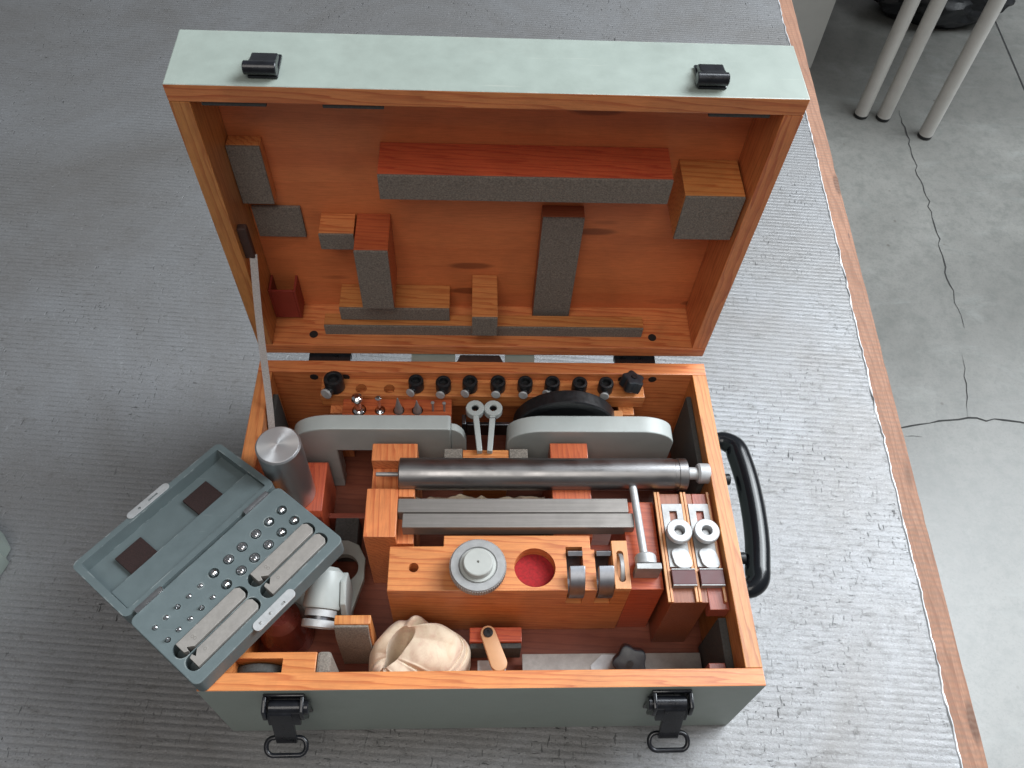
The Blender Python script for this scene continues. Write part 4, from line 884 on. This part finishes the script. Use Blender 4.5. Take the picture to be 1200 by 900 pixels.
for e in (0.0655, 0.0760):
    G().lathe([(0.0012, 0), (0.0012, 0.0006), (0, 0.0009)], (e, L2 + 0.0005, CZ + 0.0009), (0, 0, 1), 12).xf(CT).build('rivet', ['steel'], sc_)
for a in (0.0085, 0.1230):
    h = G().cyl((a, -0.0016, CZ - 0.0004), (a + 0.0265, -0.0016, CZ - 0.0004), 0.0027, 16).xf(CT).build('hinge', ['chrome'], sc_)
# contact tips in the case
def tip(x, y, kind, label):
    o = CT((x, y, CZ - 0.0031)); g = G()
    if kind == 'ball': prof = [(0.0034, 0), (0.0034, 0.0016), (0.0032, 0.0020), (0.0030, 0.0036), (0.0022, 0.0050), (0.0010, 0.0057), (0, 0.0058)]
    elif kind == 'flat': prof = [(0.0039, 0), (0.0039, 0.0036), (0.0036, 0.0042), (0.0028, 0.0042), (0.0026, 0.0034), (0.0017, 0.0034), (0.0016, 0.0052), (0.0012, 0.0056), (0, 0.0056)]
    elif kind == 'seat': prof = [(0.0022, 0), (0.0022, 0.0030), (0.0018, 0.0040), (0.0009, 0.0048), (0, 0.0050)]
    else: prof = [(0.0018, 0), (0.0018, 0.0036), (0.0012, 0.0044), (0.0011, 0.0062), (0.0005, 0.0068), (0, 0.0068)]
    g.lathe(prof, o, (0, 0, 1), 22); tag(g.build('contact_tip', ['chrome'], org=o), label, 'tip', 'contact tips in the small case')
NW = ['first', 'second', 'third', 'fourth', 'fifth', 'sixth', 'seventh', 'eighth', 'ninth', 'tenth', 'eleventh']
for row, yv in (('hinge-side row', 0.0210), ('row beside the grey plates', 0.0367)):
    for i, x in enumerate(BIG): tip(x, yv, 'ball' if i < 2 or (i == 5) else 'flat', f'{"domed" if i < 2 or i == 5 else "flat ringed"} steel tip in {row} of case, {NW[i]} from cylinder end')
    for i, x in enumerate(SML): tip(x, yv, 'seat' if (i + (yv > 0.03)) % 3 != 2 else 'needle', f'small steel tip in {row} of case, {NW[i + 6]} from cylinder end')
PN = ['upper inner', 'upper outer', 'lower inner', 'lower outer']
PLB = ['beside the tips at the cylinder end', 'nearest the case edge above the clasp, cylinder end', 'beside the small tips at the front end', 'nearest the case edge at the front corner']
for k, (a, b_, y0, y1) in enumerate(PLT):
    n0 = 0.0048; ym = y1 if k % 2 == 0 else y0; sg = -1 if k % 2 == 0 else 1
    poly = [(a, y0), (a + 0.0, y0), (b_ - 0.0045, y0), (b_, y0 + 0.0040), (b_, y1 - 0.0040), (b_ - 0.0045, y1), (a, y1)]
    # small triangular notch near the front end, on the side facing the neighbour plate
    if k % 2 == 0: poly = [(a, y0), (b_ - 0.003, y0), (b_, y0 + 0.0030), (b_, y1 - 0.0030), (b_ - 0.003, y1), (a + 0.0085, y1), (a + 0.0040, y1 - 0.0042), (a + 0.0030, y1 - 0.0005), (a, y1 - 0.0022)]
    else: poly = [(a, y0 + 0.0018), (a + 0.0030, y0 + 0.0005), (a + 0.0040, y0 + 0.0042), (a + 0.0085, y0), (b_ - 0.003, y0), (b_, y0 + 0.0030), (b_, y1 - 0.0030), (b_ - 0.003, y1), (a, y1)]
    pl = G().prism(poly, 'z', CZ - 0.0138, CZ + 0.0020, 0.0003).xf(CT).build('jaw_plate', ['steel_plate'], org=CT((a, y0, CZ - 0.0138)))
    for q_ in range(2 if k % 2 == 0 else 1):
        G().ringlathe([(0.0009, 0), (0.0009, 0.00008), (0.0014, 0.00008), (0.0014, 0)], CT((a + 0.0125 + 0.0004 * q_, (y0 + y1) / 2 - 0.0010 + 0.0026 * q_, CZ + 0.0020)), (0, 0, 1), 14).build('stamp_mark', ['stamp'], pl)
    tag(pl, f'taupe steel jaw plate in small case, {PLB[k]}', 'plate', 'jaw plates in the small case')

# pale corner of another case at the left edge of the table
t = G().prism([(-0.60, 0.130), (-0.498, 0.108), (-0.4815, 0.166), (-0.4865, 0.1700), (-0.4845, 0.1805), (-0.498, 0.1980), (-0.60, 0.225)], 'z', 0.0006, 0.030, 0.002).build('lidded_box', ['paint_mint'], org=(-0.54, 0.16, 0))
tag(t, 'pale green box corner peeking in at the left picture edge', 'box')
